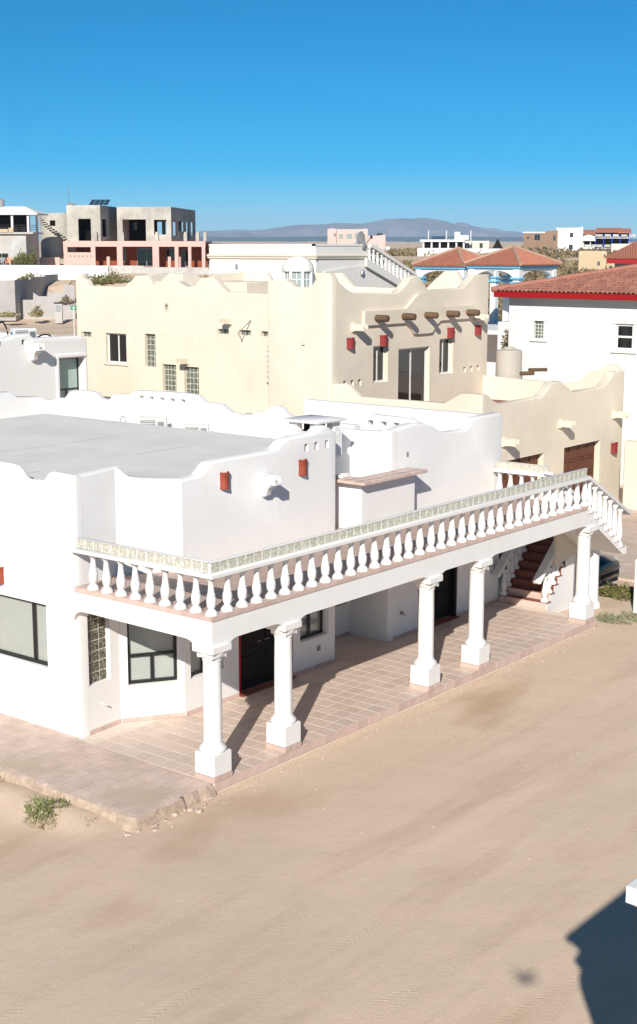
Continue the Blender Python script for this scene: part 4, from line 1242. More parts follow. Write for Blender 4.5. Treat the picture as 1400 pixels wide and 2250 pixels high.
wall('parapet', WF((6.0, 27.4), (17.3, 27.4)), [(0, 6.05), (11.3, 6.0)], 'white', HL, .3, -.3, (), .06)
wall('parapet', WF((17.02, 22.6), (17.02, 27.5)), [(0, 6.0), (4.9, 6.0)], 'white', HL, .3, -.3, (), .06, (0, 0))
MB().box(17.2, 22.2, 5.05, 17.33, 22.23, 5.2).build('trim', 'plastic_grey', HL)
def ac_unit(label, x, y, z, rz, s=1.0):
    r_ = thing('air_conditioner', label, 'air conditioner', (x, y, z), 'rooftop air conditioners', rz, True)
    MB().bbox(-.45 * s, -.17 * s, .05, .45 * s, .17 * s, .62 * s, .015).build('housing', 'plastic_white', r_)
    g_ = MB().box(-.38 * s, -.18 * s, .10, .12 * s, -.172 * s, .55 * s).build('grille', 'plastic_grey', r_)
    for k in range(6): MB().box(-.38 * s, -.19 * s, (.13 + k * .075) * s, .12 * s, -.181 * s, (.145 + k * .075) * s).build('slat', 'plastic_white', g_)
    MB().bbox(.18 * s, -.185 * s, .12, .40 * s, -.165 * s, .5 * s, .005).build('access_panel', 'metal', r_)
    for a in (-.3, .3): MB().box(a * s - .04, -.16 * s, 0, a * s + .04, .16 * s, .05).build('foot', 'metal_dark', r_)
    return r_
ac_unit('white air conditioner on the roof of the left white house', 15.35, 23.1, 5.75, R(-18), .95)
ac_unit('white air conditioner nearest the left behind the grey roof of the foreground house', 8.95, 10.35, 4.25, R(-55), .82)
ac_unit('white air conditioner half hidden behind the grey roof edge further right', 8.95, 8.8, 4.25, R(-55), .72)
ac_unit('white air conditioner below the wavy parapet gap against the cream wall', 10.2, 7.6, 4.25, R(-50), 1.1)
def cable(label, pts, r=.02):
    tag(MB().tube(pts, r, 6).build('cable', 'cable', None), label, 'cable')
arc = lambda x, y, z, w, h, dx=0: [(x + w * math.cos(a) + dx * math.sin(a), y, z + h * math.sin(a)) for a in [math.pi * i / 12 for i in range(13)]]
cable('black cable loop standing on the left white roof beside the air conditioner', arc(14.25, 22.9, 5.85, .28, .75), .03)
cable('black cable lying in an arc on the roof right of the air conditioner', arc(16.05, 23.0, 5.76, .45, .32, .2), .03)
cable('thin pale cable loop on the grey roof of the foreground house', arc(8.4, 10.9, 4.3, .14, .50), .009)

# ------------------------------------------------------------------ house 3: white house with cornice and outside stair
H3 = thing('white_cornice_house', 'pale flat-roofed house with cream cornice and outside roof stair', 'house', (39, 30, -.2))
for wf_, L in ((WF((36, 33.35), (36, 26.55)), 6.8), (WF((36.02, 26.553), (41, 26.553)), 4.98)):
    wall('wall', wf_, [(0, 9.27), (L, 9.27)], 'h3_white', H3, .3, -.3, (), .02, (0 if L < 6 else 1, 1))
    pr = [(-.03, 8.56), (-.07, 8.60), (-.07, 8.66), (-.12, 8.70), (-.12, 8.76), (-.03, 8.80)]
    MB().extrude(pr, lambda d, z: wf_(-.12 if L > 6 else 0, d, z), lambda d, z: wf_(L + .12, d, z)).build('cornice', 'cream', H3)
    MB().box(-.05, -.03, 9.2, L + .03, .2, 9.285, lambda s, d, z: wf_(s, d, z)).build('coping', 'white', H3)
MB().box(36.2, 26.8, 8.3, 42, 33.2, 8.5).build('roof', 'roof_grey', H3)
wall('wall', WF((36.1, 33.2), (42, 33.2)), [(0, 9.2), (5.9, 9.2)], 'h3_white', H3, .3, -.3, (), .02)
for s_ in (1.8, 5.0): sconce(H3, WF((36, 33.35), (36, 26.55)), s_, 8.1, .16, .2, 'plastic_grey')
wfS = WF((36.02, 26.553), (41, 26.553))
window(H3, wfS, 1.7, 6.6, 2.6, 7.75, -.03, 'plastic_white', 'pane_green', v=[2.15], fw=.06)
MB().lathe([(.05, 0), (.11, .05), (.12, .2), (.05, .3)], 8, (39.5, 26.4, 7.75)).build('wall_lantern', 'metal', H3)
# outside stair descending to the right
p = [(39.6, 9.24), (40.2, 9.24), (43.9, 7.72), (43.9, 7.25), (42.7, 7.0), (39.6, 8.35)]
MB().extrude([(39.7, 8.62), (43.9, 7.05), (43.9, 6.7), (39.7, 8.2)], lambda a, z: (a, 26.25, z), lambda a, z: (a, 26.4, z)).build('stringer', 'h3_white', H3)
MB().extrude([(40.0, 9.30), (40.15, 9.30), (44.0, 7.82), (44.0, 7.66), (40.1, 9.14), (40.0, 9.14)], lambda a, z: (a, 26.22, z), lambda a, z: (a, 26.44, z)).build('hand_rail', 'h3_white', H3)
MB().extrude([(40.6, 9.45), (41.1, 9.45), (45.6, 7.72), (45.6, 6.6), (40.6, 8.6)], lambda a, z: (a, 27.6, z), lambda a, z: (a, 27.75, z)).build('stair_parapet', 'h3_white', H3)
MB().extrude([(36.6, 8.0), (40.2, 8.3), (43.9, 6.9), (43.9, -.2), (39.0, -.2)], lambda a, z: (a, 26.45, z), lambda a, z: (a, 27.4, z)).build('stair_wall', 'h3_white', H3)
for k in range(12):
    x = 40.0 + k * .34
    zt = 9.1 - (x - 40.05) * .375; zb_ = 8.62 - (x - 39.7) * .374
    o = link('baluster', BALM, H3, (x, 26.33, zb_ - .02)); o.scale = (.95, .95, (zt - zb_ + .04) / .66)
def dish(label, x, y, z, rz, s=1.0):
    r_ = thing('satellite_dish', label, 'satellite dish', (x, y, z), 'satellite dishes', rz, True)
    lp = [[(r * s * math.cos(a), -.42 * s + .35 * r * r * s, .62 * s + 1.1 * r * s * math.sin(a)) for a in [i * math.pi / 10 for i in range(20)]] for r in (.02, .18, .30, .40, .41)]
    lp += [[(r * s * math.cos(a), -.40 * s + .35 * r * r * s, .62 * s + 1.1 * r * s * math.sin(a)) for a in [i * math.pi / 10 for i in range(20)]] for r in (.40, .2, .02)]
    MB().loops(lp).build('reflector', 'plastic_grey', r_)
    MB().tube([(0, 0, 0), (0, 0, .5 * s), (0, -.3 * s, .6 * s)], .03 * s, 6).build('mast', 'metal', r_)
    MB().tube([(0, -.38 * s, .25 * s), (0, -.95 * s, .75 * s)], .015 * s, 6).bbox(-.05 * s, -1.02 * s, .70 * s, .05 * s, -.92 * s, .86 * s, .01).build('feed_arm', 'metal_dark', r_)
    return r_
dish('grey satellite dish by the roof stair of the cornice house', 39.35, 26.75, 8.85, R(70), 1.0)
dish('small dish standing behind the cream stepped parapet', 30.3, 22.4, 7.3, R(60), .7)

# ------------------------------------------------------------------ right neighbour: white house, red fascia, barrel tile roof
HR = thing('red_roof_house', 'white house with red fascia and clay barrel tile roof at the right', 'house', (38, 9, -.2))
R1 = WF((34, 14.70), (34, 2.0)); y1 = 14.70
hs = [(14.70 - 9.82, 5.17, 14.70 - 9.05, 6.18), (14.70 - 13.48, 5.47, 14.70 - 13.04, 6.17)]
wall('wall', R1, [(0, 7.12), (12.7, 7.12)], 'far_white', HR, .3, -.3, hs, .03, (1, 1))
window(HR, R1, hs[0][0], hs[0][1], hs[0][2], hs[0][3], .06, 'plastic_white', 'dark_glass', h=[5.68], fw=.08)
block_window(HR, R1, hs[1][0], hs[1][1], hs[1][2], hs[1][3], 3, 5, .08, 'glass_block_green', 'plastic_white')
for a, b, c, d in hs:
    MB().bbox(a - .16, -.035, d + .003, c + .16, .02, d + .12, .01, lambda s, dd, z: R1(s, dd, z)).bbox(a - .18, -.07, b - .13, c + .18, .02, b - .003, .01, lambda s, dd, z: R1(s, dd, z)).box(a - .10, -.02, b, a - .003, .02, d, lambda s, dd, z: R1(s, dd, z)).box(c + .003, -.02, b, c + .10, .02, d, lambda s, dd, z: R1(s, dd, z)).build('window_trim', 'plastic_white', HR)
wall('wall', WF((34.3, 14.697), (42, 14.697)), [(0, 7.1), (7.7, 7.1)], 'far_white', HR, .3, -.3, (), .03, (0, 1)) if False else None
MB().box(34.06, 14.4, -.3, 44, 14.69, 7.1).build('wall', 'far_white', HR)
MB().bbox(33.42, 1.5, 7.12, 33.55, 15.1, 7.36, .01).box(33.55, 14.98, 7.12, 44, 15.10, 7.355).build('fascia', 'red_paint', HR)
MB().box(33.55, 1.6, 7.13, 34.4, 14.98, 7.18).build('soffit', 'plaster_grey', HR)
SL = .215
MB().add([(33.45, 15.15, 7.34), (33.45, 1.4, 7.34), (40.35, 1.4, 7.34 + 6.9 * SL), (40.35, 8.25, 7.34 + 6.9 * SL)], [(0, 1, 2, 3)]).add([(33.45, 15.15, 7.34), (40.35, 8.25, 7.34 + 6.9 * SL), (47, 8.25, 7.34 + 6.9 * SL), (53, 15.15, 7.34)], [(0, 1, 2, 3)]).build('roof', 'roof_tile', HR)
def barrel(L, r, mat):
    mb = MB(); seg = 6; lp = []
    for s, rr, lift in ((0, r * 1.06, .02), (L, r * .9, 0)):
        o_ = [(s, rr * math.cos(math.pi * i / seg), rr * math.sin(math.pi * i / seg) * .85 + lift) for i in range(seg + 1)]
        i_ = [(s, (rr - .014) * math.cos(math.pi * i / seg), (rr - .014) * math.sin(math.pi * i / seg) * .85 + lift - .004) for i in range(seg, -1, -1)]
        lp.append(o_ + i_)
    return mb.loops(lp).mesh('roof_tile', mat, 50)
BT = barrel(.46, .095, 'roof_tile')
sl_ang = -math.atan(SL)
tiles = []
for i in range(64):
    y = 15.02 - i * .2
    if y < 1.6: break
    for k in range(18):
        x = 33.36 + k * .40
        if x + .3 > 33.45 + (15.15 - y) + .05 or x > 40: break
        tiles.append((x, y))
tiles.sort(key=lambda q: (q[1] < 8.0, (Vector((q[0], q[1], 7.5)) - CAM).length))
rest = MB(); vis = [v.co.copy() for v in BT.vertices]; vf = [tuple(p.vertices) for p in BT.polygons]
for k, (x, y) in enumerate(tiles):
    z = 7.355 + (x - 33.45) * SL + random.uniform(-.006, .006)
    if k < 296: link('roof_tile', BT, HR, (x, y, z), (random.uniform(-.03, .03), sl_ang, random.uniform(-.03, .03)))
    else:
        mt = Matrix.Translation((x, y, z)) @ Matrix.Rotation(sl_ang, 4, 'Y')
        rest.add([mt @ v for v in vis], vf)
stuff(rest.build('tile_field', 'roof_tile', HR))
MB().tube([(33.4, 15.18, 7.42), (40.3, 8.3, 7.42 + 6.9 * SL)], .12, 8).build('hip_ridge', 'roof_tile', HR)
vg = thing('viga_stub', 'weathered wooden beam ends crossing above the cream terrace wall', 'beam', (31.2, 12.0, 4.1))
MB().tube([(30.9, 12.25, 4.30), (31.4, 11.95, 4.30)], .08, 8).build('beam', 'viga', vg)
MB().tube([(31.35, 12.15, 4.42), (31.9, 11.65, 4.42)], .07, 8).build('beam', 'viga', vg)

# ------------------------------------------------------------------ white house on the photographer's side of the road (only its roof corner and shadow show)
NB = thing('white_corner_house', 'white house at the lower right whose roof corner throws the black shadow', 'house', (-6, -16, -.2))
prof = [(5.50, 0), (5.40, .0), (5.36, -.06), (5.25, -.13), (5.17, -.09), (5.10, -.07), (5.04, -.10), (4.98, -.13), (4.85, -.11), (4.70, -.12), (4.5, -.16), (4.2, -.22), (3.9, -.28), (-.3, -.3)]
def ring(k, z): return [(-9.9 - k, -12.43 + k, z), (-9.9 - k, -21, z), (2, -21, z), (2, -12.43 + k, z)]
MB().loops([ring(k - .0, z) for z, k in prof]).build('wall', 'white', NB, 30)
MB().bbox(-9.15, -20, 5.49, 1.5, -13.1, 5.85, .05).build('roof_parapet', 'white', NB)

# ------------------------------------------------------------------ the drone that took the picture (its shadow lies on the road)
dr = thing('quadcopter', 'small drone hovering over the road, casting the faint spot of shadow', 'drone', tuple(CAM - FH * .32 + Vector((0, 0, .06))), None, math.atan2(FH.y, FH.x), True)
MB().bbox(-.10, -.05, -.035, .10, .05, .035, .02).build('body', 'plastic_grey', dr)
for a in (45, 135, 225, 315):
    c, s = math.cos(R(a)) * .17, math.sin(R(a)) * .17
    MB().tube([(c * .25, s * .25, 0), (c, s, .02)], .012, 6).lathe([(.018, 0), (.018, .035)], 8, (c, s, .015)).build('arm', 'plastic_grey', dr)
    b = MB()
    for k in (0, 1):
        t = R(a * 1.7 + 180 * k)
        b.box(0, -.009, .052, .10, .009, .055, lambda x, y, z: (c + x * math.cos(t) - y * math.sin(t), s + x * math.sin(t) + y * math.cos(t), z))
    b.build('propeller', 'black_frame', dr)

# ------------------------------------------------------------------ pavilion house with blue trim
PV = thing('blue_arch_house', 'white house with blue banded columns, arches and red tiled pavilion roofs', 'house', (60, 30, 0))
def arch_panel(wf, L, z0, z1, th=.3, rise=.8, mg=.28):
    pts = [(0, z0), (0, z1), (L, z1), (L, z0), (L - mg, z0)]
    n = 14
    for i in range(n + 1):
        a = math.pi * i / n
        pts.append((L / 2 + (L / 2 - mg) * math.cos(a), z0 + rise * math.sin(a)))
    pts.append((mg, z0))
    out = []
    for p in pts:
        if not out or abs(p[0] - out[-1][0]) + abs(p[1] - out[-1][1]) > 1e-3: out.append(p)
    return MB().extrude(out, lambda s, z: wf(s, 0, z), lambda s, z: wf(s, th, z)).build('arch', 'far_white', PV)
def pavilion(x0, y0, x1, y1, ze, za, zf):
    ov = .42
    for (x, y) in ((x0, y0), (x1, y0), (x0, y1), (x1, y1)):
        co_ = MB().bbox(x - .22, y - .22, zf, x + .22, y + .22, ze - .22, .02).build('column', 'far_white', PV)
        for zz in (ze - 1.12, ze - .86): MB().bbox(x - .34, y - .34, zz, x + .34, y + .34, zz + .13, .02).build('band', 'blue', co_)
    for a, b in (((x0 - .15, y1), (x0 - .15, y0)), ((x0, y0 - .15), (x1, y0 - .15)), ((x1 + .15, y0), (x1 + .15, y1)), ((x1, y1 + .15), (x0, y1 + .15))):
        wf_ = WF(a, b); arch_panel(wf_, wf_.L, ze - .82, ze - .2, .3, .5)
    MB().bbox(x0 - .3, y0 - .3, ze - .22, x1 + .3, y1 + .3, ze, .03).build('beam', 'blue', PV)
    X0, Y0, X1, Y1 = x0 - ov, y0 - ov, x1 + ov, y1 + ov
    ap = Vector(((x0 + x1) / 2, (y0 + y1) / 2, za)); cr = [Vector((X0, Y0, ze + .02)), Vector((X1, Y0, ze + .02)), Vector((X1, Y1, ze + .02)), Vector((X0, Y1, ze + .02))]
    mb = MB().add(cr + [ap], [(0, 1, 4), (1, 2, 4), (2, 3, 4), (3, 0, 4), (3, 2, 1, 0)])
    for i in range(4):
        a, b = cr[i], cr[(i + 1) % 4]; n = int((b - a).length / .21)
        for k in range(1, n):
            f = k / n; p = a.lerp(b, f); m = (a + b) / 2; g = 1 - abs(2 * f - 1)
            q = p + (ap - m) * g
            mb.tube([p - (ap - m).normalized() * .05, q], .075, 5)
    ro = mb.build('roof', 'roof_tile_far', PV, 50)
    for i in range(4): MB().tube([cr[i] + Vector((0, 0, .05)), ap + Vector((0, 0, .08))], .12, 6).build('ridge_tile', 'ridge', ro)
pavilion(58.0, 28.5, 62.2, 31.7, 8.10, 9.12, -.2)
pavilion(62.3, 35.2, 66.3, 38.6, 7.95, 9.02, -.2)
MB().box(57.6, 28.2, 3.9, 68, 39, 4.15).build('terrace_slab', 'far_white', PV)
MB().box(60.8, 29.2, -.2, 68, 38.6, 3.9).build('wall', 'far_white', PV)
W_ = WF((60.79, 38), (60.79, 29.2))
for s_ in (1.0, 4.2, 7.4): window(PV, W_, s_, 1.2, s_ + 1.2, 3.2, -.02, 'blue', 'dark_glass', v=[s_ + .6], fw=.08)
MB().bbox(56.8, 26.2, -.2, 57.6, 27.0, 6.0, .03).build('stair_pier', 'blue', PV)
MB().bbox(55.0, 24.0, -.2, 56.6, 28.0, 4.85, .03).build('wall', 'far_white', PV)
MB().add([(52.2, 34.2, 6.6), (58.2, 34.2, 6.6), (58.2, 38.4, 6.6), (52.2, 38.4, 6.6), (55.2, 36.3, 7.5)], [(0, 1, 4), (1, 2, 4), (2, 3, 4), (3, 0, 4), (3, 2, 1, 0)]).build('roof', 'roof_tile_far', PV)
MB().box(52.8, 34.8, -.2, 57.6, 37.8, 6.6).build('wall', 'far_white', PV)
# plant in front of it
bush('garden_palm', 'small reddish plant on a thin stem before the blue arch house', 50.6, 24.6, 3.6, .35, .35, 1.4, 260, 'scrub', 31, .3, .05, .4)

# ------------------------------------------------------------------ far town: each house in its own frame (x right, y away, z up)
def far_root(name, label, u, v, D, deg, cat='house', group=None):
    return thing(name, label, cat, tuple(at(u, v, D)), group, R(deg), True)
def block(root, x0, x1, y0, y1, z0, z1, mat, top=None, holes=(), panes=True, fr='plastic_grey', pane='dark_glass', side_holes=(), back_holes=(), th=.25, roof='roof_grey', open_=False):
    f = WF((x0, y0), (x1, y0))
    tp = [(a - x0, z) for a, z in top] if top else [(0, z1), (x1 - x0, z1)]
    wall('wall', f, tp, mat, root, th, z0, [(a - x0, b, c - x0, d) for a, b, c, d in holes], .03)
    if panes:
        for a, b, c, d in holes: window(root, f, a - x0, b, c - x0, d, .10, fr, pane, v=[(a + c) / 2 - x0], fw=.07)
    s = WF((x1 - .003, y0 + .05), (x1 - .003, y1))
    wall('wall', s, [(0, z1), (y1 - y0 - .05, z1)], mat, root, th, z0, side_holes, .03, (0, 1))
    MB().box(x0 + .003, y0 + .05, z0, x0 + .003 + th, y1, z1).build('wall', mat, root)
    bk = WF((x0 + .05, y1 - .3), (x1 - .05, y1 - .3))
    wall('wall', bk, [(0, z1 - .01), (x1 - x0 - .1, z1 - .01)], mat, root, th, z0, [(a - x0, b, c - x0, d) for a, b, c, d in back_holes], .03, (0, 0))
    if roof: MB().box(x0 + th, y0 + th, z1 - .5, x1 - th, y1 - .35, z1 - .3).build('roof', roof, root)
    return f

# unfinished concrete house over a salmon ground floor
CB = far_root('unfinished_house', 'unfinished grey concrete upper storey over a salmon pink ground floor', 301, 585, 190, -57)
block(CB, -2.6, 4.8, 0, 18, 3.30, 7.85, 'concrete', holes=[(-1.85, 3.35, 1.35, 6.2), (2.46, 4.2, 4.15, 6.15)], panes=False, side_holes=[(1.2, 4.1, 4.0, 6.1), (5.0, 4.7, 9.6, 6.1), (10.6, 3.4, 12.8, 6.1), (14.2, 4.2, 16.8, 6.1)],
      back_holes=[(-2.2, 4.1, -.2, 6.2), (.3, 4.1, 2.2, 6.2), (2.7, 3.6, 4.4, 6.2)])
MB().box(-2.3, 6.0, 3.3, -1.75, 6.2, 7.3).box(-1.2, 6.0, 3.3, 1.6, 6.2, 7.3).box(-1.75, 6.003, 3.3, -1.2, 6.197, 4.9).box(-1.75, 6.003, 5.95, -1.2, 6.197, 7.3).build('partition', 'void', CB)  # inner wall coloured near-black, so the room's darkness is painted on
block(CB, -8.3, -3.75, -4.4, 8, 3.30, 7.95, 'concrete', holes=[(-6.75, 3.35, -5.05, 6.2)], panes=False, side_holes=[(.9, 3.9, 3.6, 6.2)])
MB().box(-8, -1.5, 3.3, -4.05, -1.3, 7.4).build('partition', 'void', CB)  # near-black wall paints the dark room behind the doorway
for x in (-4.6, -1.0, 3.6, 7.4, 9.0, 10.0):
    MB().box(x, -4.9, 3.33, x + .45, -4.5, 4.25).box(x + .05, -4.85, 4.25, x + .4, -4.55, 4.5).build('column_stub', 'concrete', CB)
fb = WF((-8.7, -5.0), (10.3, -5.0))
MB().box(-8.7, -5.0, 2.6, 10.3, -4.7, 3.30).build('beam', 'pink', CB)
MB().box(-8.7, -4.7, 3.05, 10.3, 0, 3.29).build('porch_roof', 'pink', CB)
wall('screen_wall', fb, [(0, 2.6), (4.3, 2.6)], 'pink', CB, .25, -.1, [(.55, 1.85, 3.7, 2.55)] + [(.9 + k * .55, 1.25, 1.02 + k * .55, 1.45) for k in range(6)] + [(1.3 + k * .5, .1, 1.42 + k * .5, .28) for k in range(5)], .02)
for x, w_ in ((-1.5, .75), (3.25, .85), (6.2, .5), (8.0, .4), (9.8, .45)): MB().box(x, -5.0, -.1, x + w_, -4.5, 2.6).build('pillar', 'pink', CB)
for x in (-3.0, 5.2, 6.5): MB().box(x, -4.6, -.1, x + .4, -4.2, 1.3).build('pillar', 'pink', CB)
bw = WF((-8.6, -1.6), (10.3, -1.6))
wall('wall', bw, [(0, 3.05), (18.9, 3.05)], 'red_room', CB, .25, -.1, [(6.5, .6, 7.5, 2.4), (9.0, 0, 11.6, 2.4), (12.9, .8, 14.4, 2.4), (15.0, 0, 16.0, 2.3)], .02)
for a, b, c, d in ((6.5, .6, 7.5, 2.4), (9.0, 0, 11.6, 2.4), (12.9, .8, 14.4, 2.4), (15.0, 0, 16.0, 2.3)): window(CB, bw, a, b, c, d, .05, 'metal', 'dark_glass', v=[(a + c) / 2], fw=.08)
MB().box(-8.6, -1.0, -.1, 10.3, 8, 3.04).build('ground_floor', 'pink', CB)
# round stair tower with cantilevered steps
tw_ = MB().lathe([(2.35, -.2), (2.35, 6.95)], 32, (-10.1, -2.2, 0)).build('stair_tower', 'concrete', CB, 30)
for k in range(11): MB().lathe([(2.36, .5 + k * .6), (2.37, .52 + k * .6), (2.36, .54 + k * .6)], 32, (-10.1, -2.2, 0)).build('block_course', 'plaster_grey', tw_) if k in () else None
MB().box(-10.5, -4.62, 5.3, -9.8, -4.40, 6.0).build('dark_opening_block', 'void', tw_)  # solid black block stands in for the dark of an opening
for k in range(14):
    x = -12.6 + k * .32; z = 6.5 - k * .245
    yy = -2.2 - math.sqrt(max(2.35 ** 2 - (x + 10.1) ** 2, .3))
    MB().box(x, yy - .9, z, x + .45, yy + .15, z + .12).build('step', 'concrete', tw_)
MB().box(-12.4, -6.2, -.1, -8.9, -5.9, 1.2).build('low_wall', 'pink', CB)
for k in range(4):
    T = lambda x, y, z: (-5.6 + k * .65 + x + z * -.0, -3.0 + y, 8.0 + z + y * .45)
    MB().box(0, 0, 0, .58, 1.6, .05, T).build('solar_panel', 'solar', CB)
MB().tube([(-8.6, -2, 6.9), (-8.6, -2, 10.7)], .03, 6).build('mast', 'metal', CB)
dish('dark satellite dish on the stair tower of the unfinished house', *tuple(at(150, 470, 189)), R(100), 1.5)
gwl = far_root('grey_block_wall', 'low grey block wall before the salmon ground floor', 350, 605, 182, -55, 'wall')
wall('wall', WF((-6.6, 0), (8, 0)), [(0, 1.25), (4.6, 1.22), (4.65, 1.05), (14.6, 1.0)], 'plaster_grey', gwl, .25, -1.5, (), .02)
wwl = far_root('white_boundary_wall', 'long whitewashed boundary wall left of the unfinished house', 110, 612, 170, -55, 'wall')
wall('wall', WF((-9, 0), (7.1, 0)), [(0, 1.62), (16.1, 1.55)], 'far_white', wwl, .25, -1.5, (), .02)

# house with white hipped roof, far left
LH = far_root('hip_roof_house', 'house at the far left with white hipped roof over an open upper porch', 60, 585, 178, -57)
ze, zr = 6.55, 7.45
rf = [(-7, -1.2, ze), (1.9, -1.2, ze), (1.9, 3.6, ze), (-7, 3.6, ze), (-5, 1.2, zr), (-.4, 1.2, zr)]
MB().add(rf + [(a, b, c - .18) for a, b, c in rf[:4]], [(0, 1, 5, 4), (1, 2, 5), (2, 3, 4, 5), (3, 0, 4), (0, 1, 7, 6), (1, 2, 8, 7), (2, 3, 9, 8), (3, 0, 6, 9), (6, 7, 8, 9)]).build('roof', 'far_white', LH, 0)
MB().lathe([(.35, 7.2), (.35, 8.2), (.1, 8.4)], 12, (-3.4, 1.2, 0)).build('roof_tank', 'plastic_grey', LH)
for x, y in ((-5.6, -.7), (-1.5, -.7), (.55, -.7), (.55, 3.0)): MB().box(x - .13, y - .13, 4.2, x + .13, y + .13, 6.4).build('porch_post', 'far_white', LH)
MB().box(-7, 1.6, 4.2, -.4, 3.2, 6.4).build('upper_wall', 'wood_and_shade_dark', LH)  # near-black colour paints the shade at the back of the open porch
MB().box(-7, -1, 4.0, 1.2, 3.3, 4.22).build('porch_floor', 'plaster_grey', LH)
for z in (4.55, 4.85, 5.1): MB().tube([(-5.6, -.7, z), (-1.6, -.7, z)], .03, 5).tube([(-1.4, -.7, z), (.5, -.7, z)], .03, 5).tube([(.55, -.6, z), (.55, 2.9, z)], .03, 5).build('railing', 'metal_dark', LH)
block(LH, -7.5, .15, -.6, 5, .0, 4.0, 'plaster_grey', holes=[(-4.0, .1, -2.2, 1.6)])
MB().box(-3.2, -1.1, 4.22, -2.0, -.7, 4.6).box(-1.9, -1.1, 4.22, -1.3, -.7, 4.75).build('planter', 'tan', LH)
for k, (x, c_) in enumerate(((-2.9, 'metal'), (-2.0, 'salmon'), (-1.1, 'leaf_green'))):
    MB().box(x, -2.5, .45, x + .7, -1.9, .55).box(x, -1.95, .5, x + .7, -1.88, 1.1).box(x, -2.5, 0, x + .08, -1.9, .8).box(x + .62, -2.5, 0, x + .7, -1.9, .8).build('garden_chair', c_, LH)
for k, (u, h) in enumerate(((50, 2.4), (62, 2.0), (72, 2.6), (40, 1.6))):
    p = at(u, 584, 174)
    bush('yucca', ['spiky green yucca nearest the garden chairs', 'olive spiky shrub in the middle of the row left of the unfinished house', 'tall olive spiky shrub beside the dark side wall', 'low green yucca leftmost of the row'][k], p.x, p.y, p.z - .2, .7, .7, h, 420, 'leaf_olive', 40 + k, .55, .05, 1.6, 'spiky shrubs by the hipped roof house')

# walls and things beside the side street at the left
BW = far_root('block_wall', 'tall grey block wall at the left edge, its long side in shade', 35, 692, 148, -53.5, 'wall')
wall('wall', WF((-3.5, 0), (0, 0)), [(0, 3.55), (3.5, 3.62)], 'block', BW, .22, -.6, (), .01)
wall('wall', WF((-.003, .15), (-.003, 21)), [(0, 3.62), (7, 3.55), (7.05, 3.75), (14, 3.7), (14.05, 3.9), (20.85, 3.85)], 'block', BW, .22, -.6, (), .01, (0, 1))
SWl = far_root('stepped_wall', 'sunlit low block wall with a ragged stepped top', 100, 692, 150, -55, 'wall')
pt_ = [(34, 642), (50, 659), (74, 659), (75, 643), (86, 651), (108, 651), (109, 638), (118, 646), (142, 640), (144, 622), (154, 627), (166, 626)]
wall('wall', WF((-3.25, 0), (3.4, 0)), [((u - 34) / 20.3, (692 - v) / 20.8) for u, v in pt_], 'block', SWl, .25, -.8, (), .01)
MP = far_root('meter_pillar', 'narrow concrete meter pillar with a dark box by the side street', 130, 704, 146, -52, 'pillar')
MB().bbox(-.38, -.2, -.3, .38, .2, 1.75, .03).build('post', 'plaster_grey', MP)
MB().box(-.28, -.26, .95, .2, -.19, 1.6).build('meter_box', 'metal', MP); MB().box(-.46, -.28, 1.75, .46, .28, 1.86).build('cap', 'metal_dark', MP)
ss = far_root('street_sign', 'green street name sign on a white post beside the cream house', 164, 745, 108, -50, 'sign')
MB().tube([(0, 0, -.6), (0, 0, 2.5)], .035, 8).build('post', 'plastic_white', ss)
MB().bbox(-.23, -.02, 2.22, .23, .02, 2.55, .008).build('sign_blade', 'sign_green', ss)
MB().box(-.17, -.024, 2.40, .17, -.021, 2.425).box(-.13, -.024, 2.32, .13, -.021, 2.34).build('lettering', 'plastic_white', ss)

# distant houses
PK = far_root('pink_house', 'pale pink flat-roofed house standing before the mountains', 783, 553, 440, -53)
block(PK, -6.1, 3.6, 0, 8, -1.5, 6.95, 'pink_pale', top=[(-6.1, 7.05), (-5.6, 6.9), (1.9, 6.95), (2.6, 7.1), (3.6, 7.0)], holes=[(-5.4, 3.9, -4.2, 5.3), (-3.0, 3.9, -1.4, 5.4), (-.4, 3.9, 1.5, 5.6)], pane='pane_green')
block(PK, -9.0, -6.2, -.8, 8, -1.5, 7.0, 'pink_pale', top=[(-9, 6.9), (-7.4, 7.2), (-6.2, 6.9)], holes=[(-6.9, 4.6, -6.45, 5.6)])
block(PK, 3.7, 9.1, -.5, 7, -1.5, 5.0, 'pink_pale', top=[(3.7, 5.1), (5, 4.7), (6.4, 4.9), (9.1, 5.25)])
MB().box(6.4, 1, 5.0, 8.2, 2.2, 5.7).build('roof_tank', 'metal_dark', PK)
MB().box(9.2, -.5, -1.0, 10.5, 2, 1.6).box(9.5, -.53, -.3, 10.1, -.5, 1.0).build('shed', 'far_white', PK)
GA = far_root('gallery_house', 'low white house with dark colonnade gallery and roof terrace', 968, 556, 330, -58)
MB().box(-5.4, 0, -2, 5.6, 7, 1.15).build('wall', 'far_white', GA)
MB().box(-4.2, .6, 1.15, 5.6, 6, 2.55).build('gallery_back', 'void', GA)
MB().box(-4.8, -.4, 2.6, 5.6, 6.5, 3.1).build('roof', 'far_white', GA)
for x in (-4.2, -2.3, -.4, 1.6, 3.5, 5.2): MB().box(x, .0, 1.15, x + .38, .5, 2.6).build('column', 'far_white', GA)
MB().box(3.2, 1.5, 3.1, 4.5, 3, 4.9).box(4.5, 1.5, 3.1, 6.5, 3, 4.1).build('stair_tower', 'far_white', GA)
MB().box(-2.0, .5, 3.2, 1.0, 1.8, 3.9).build('solar_panel', 'solar', GA)
for x in (-2.9, 1.3, 7.0): MB().tube([(x, 1, 2.8), (x, 1, 5.2)], .12, 5).build('antenna', 'plastic_white', GA)
BG = far_root('beige_house', 'small beige box house behind a white wall', 1047, 548, 335, -58)
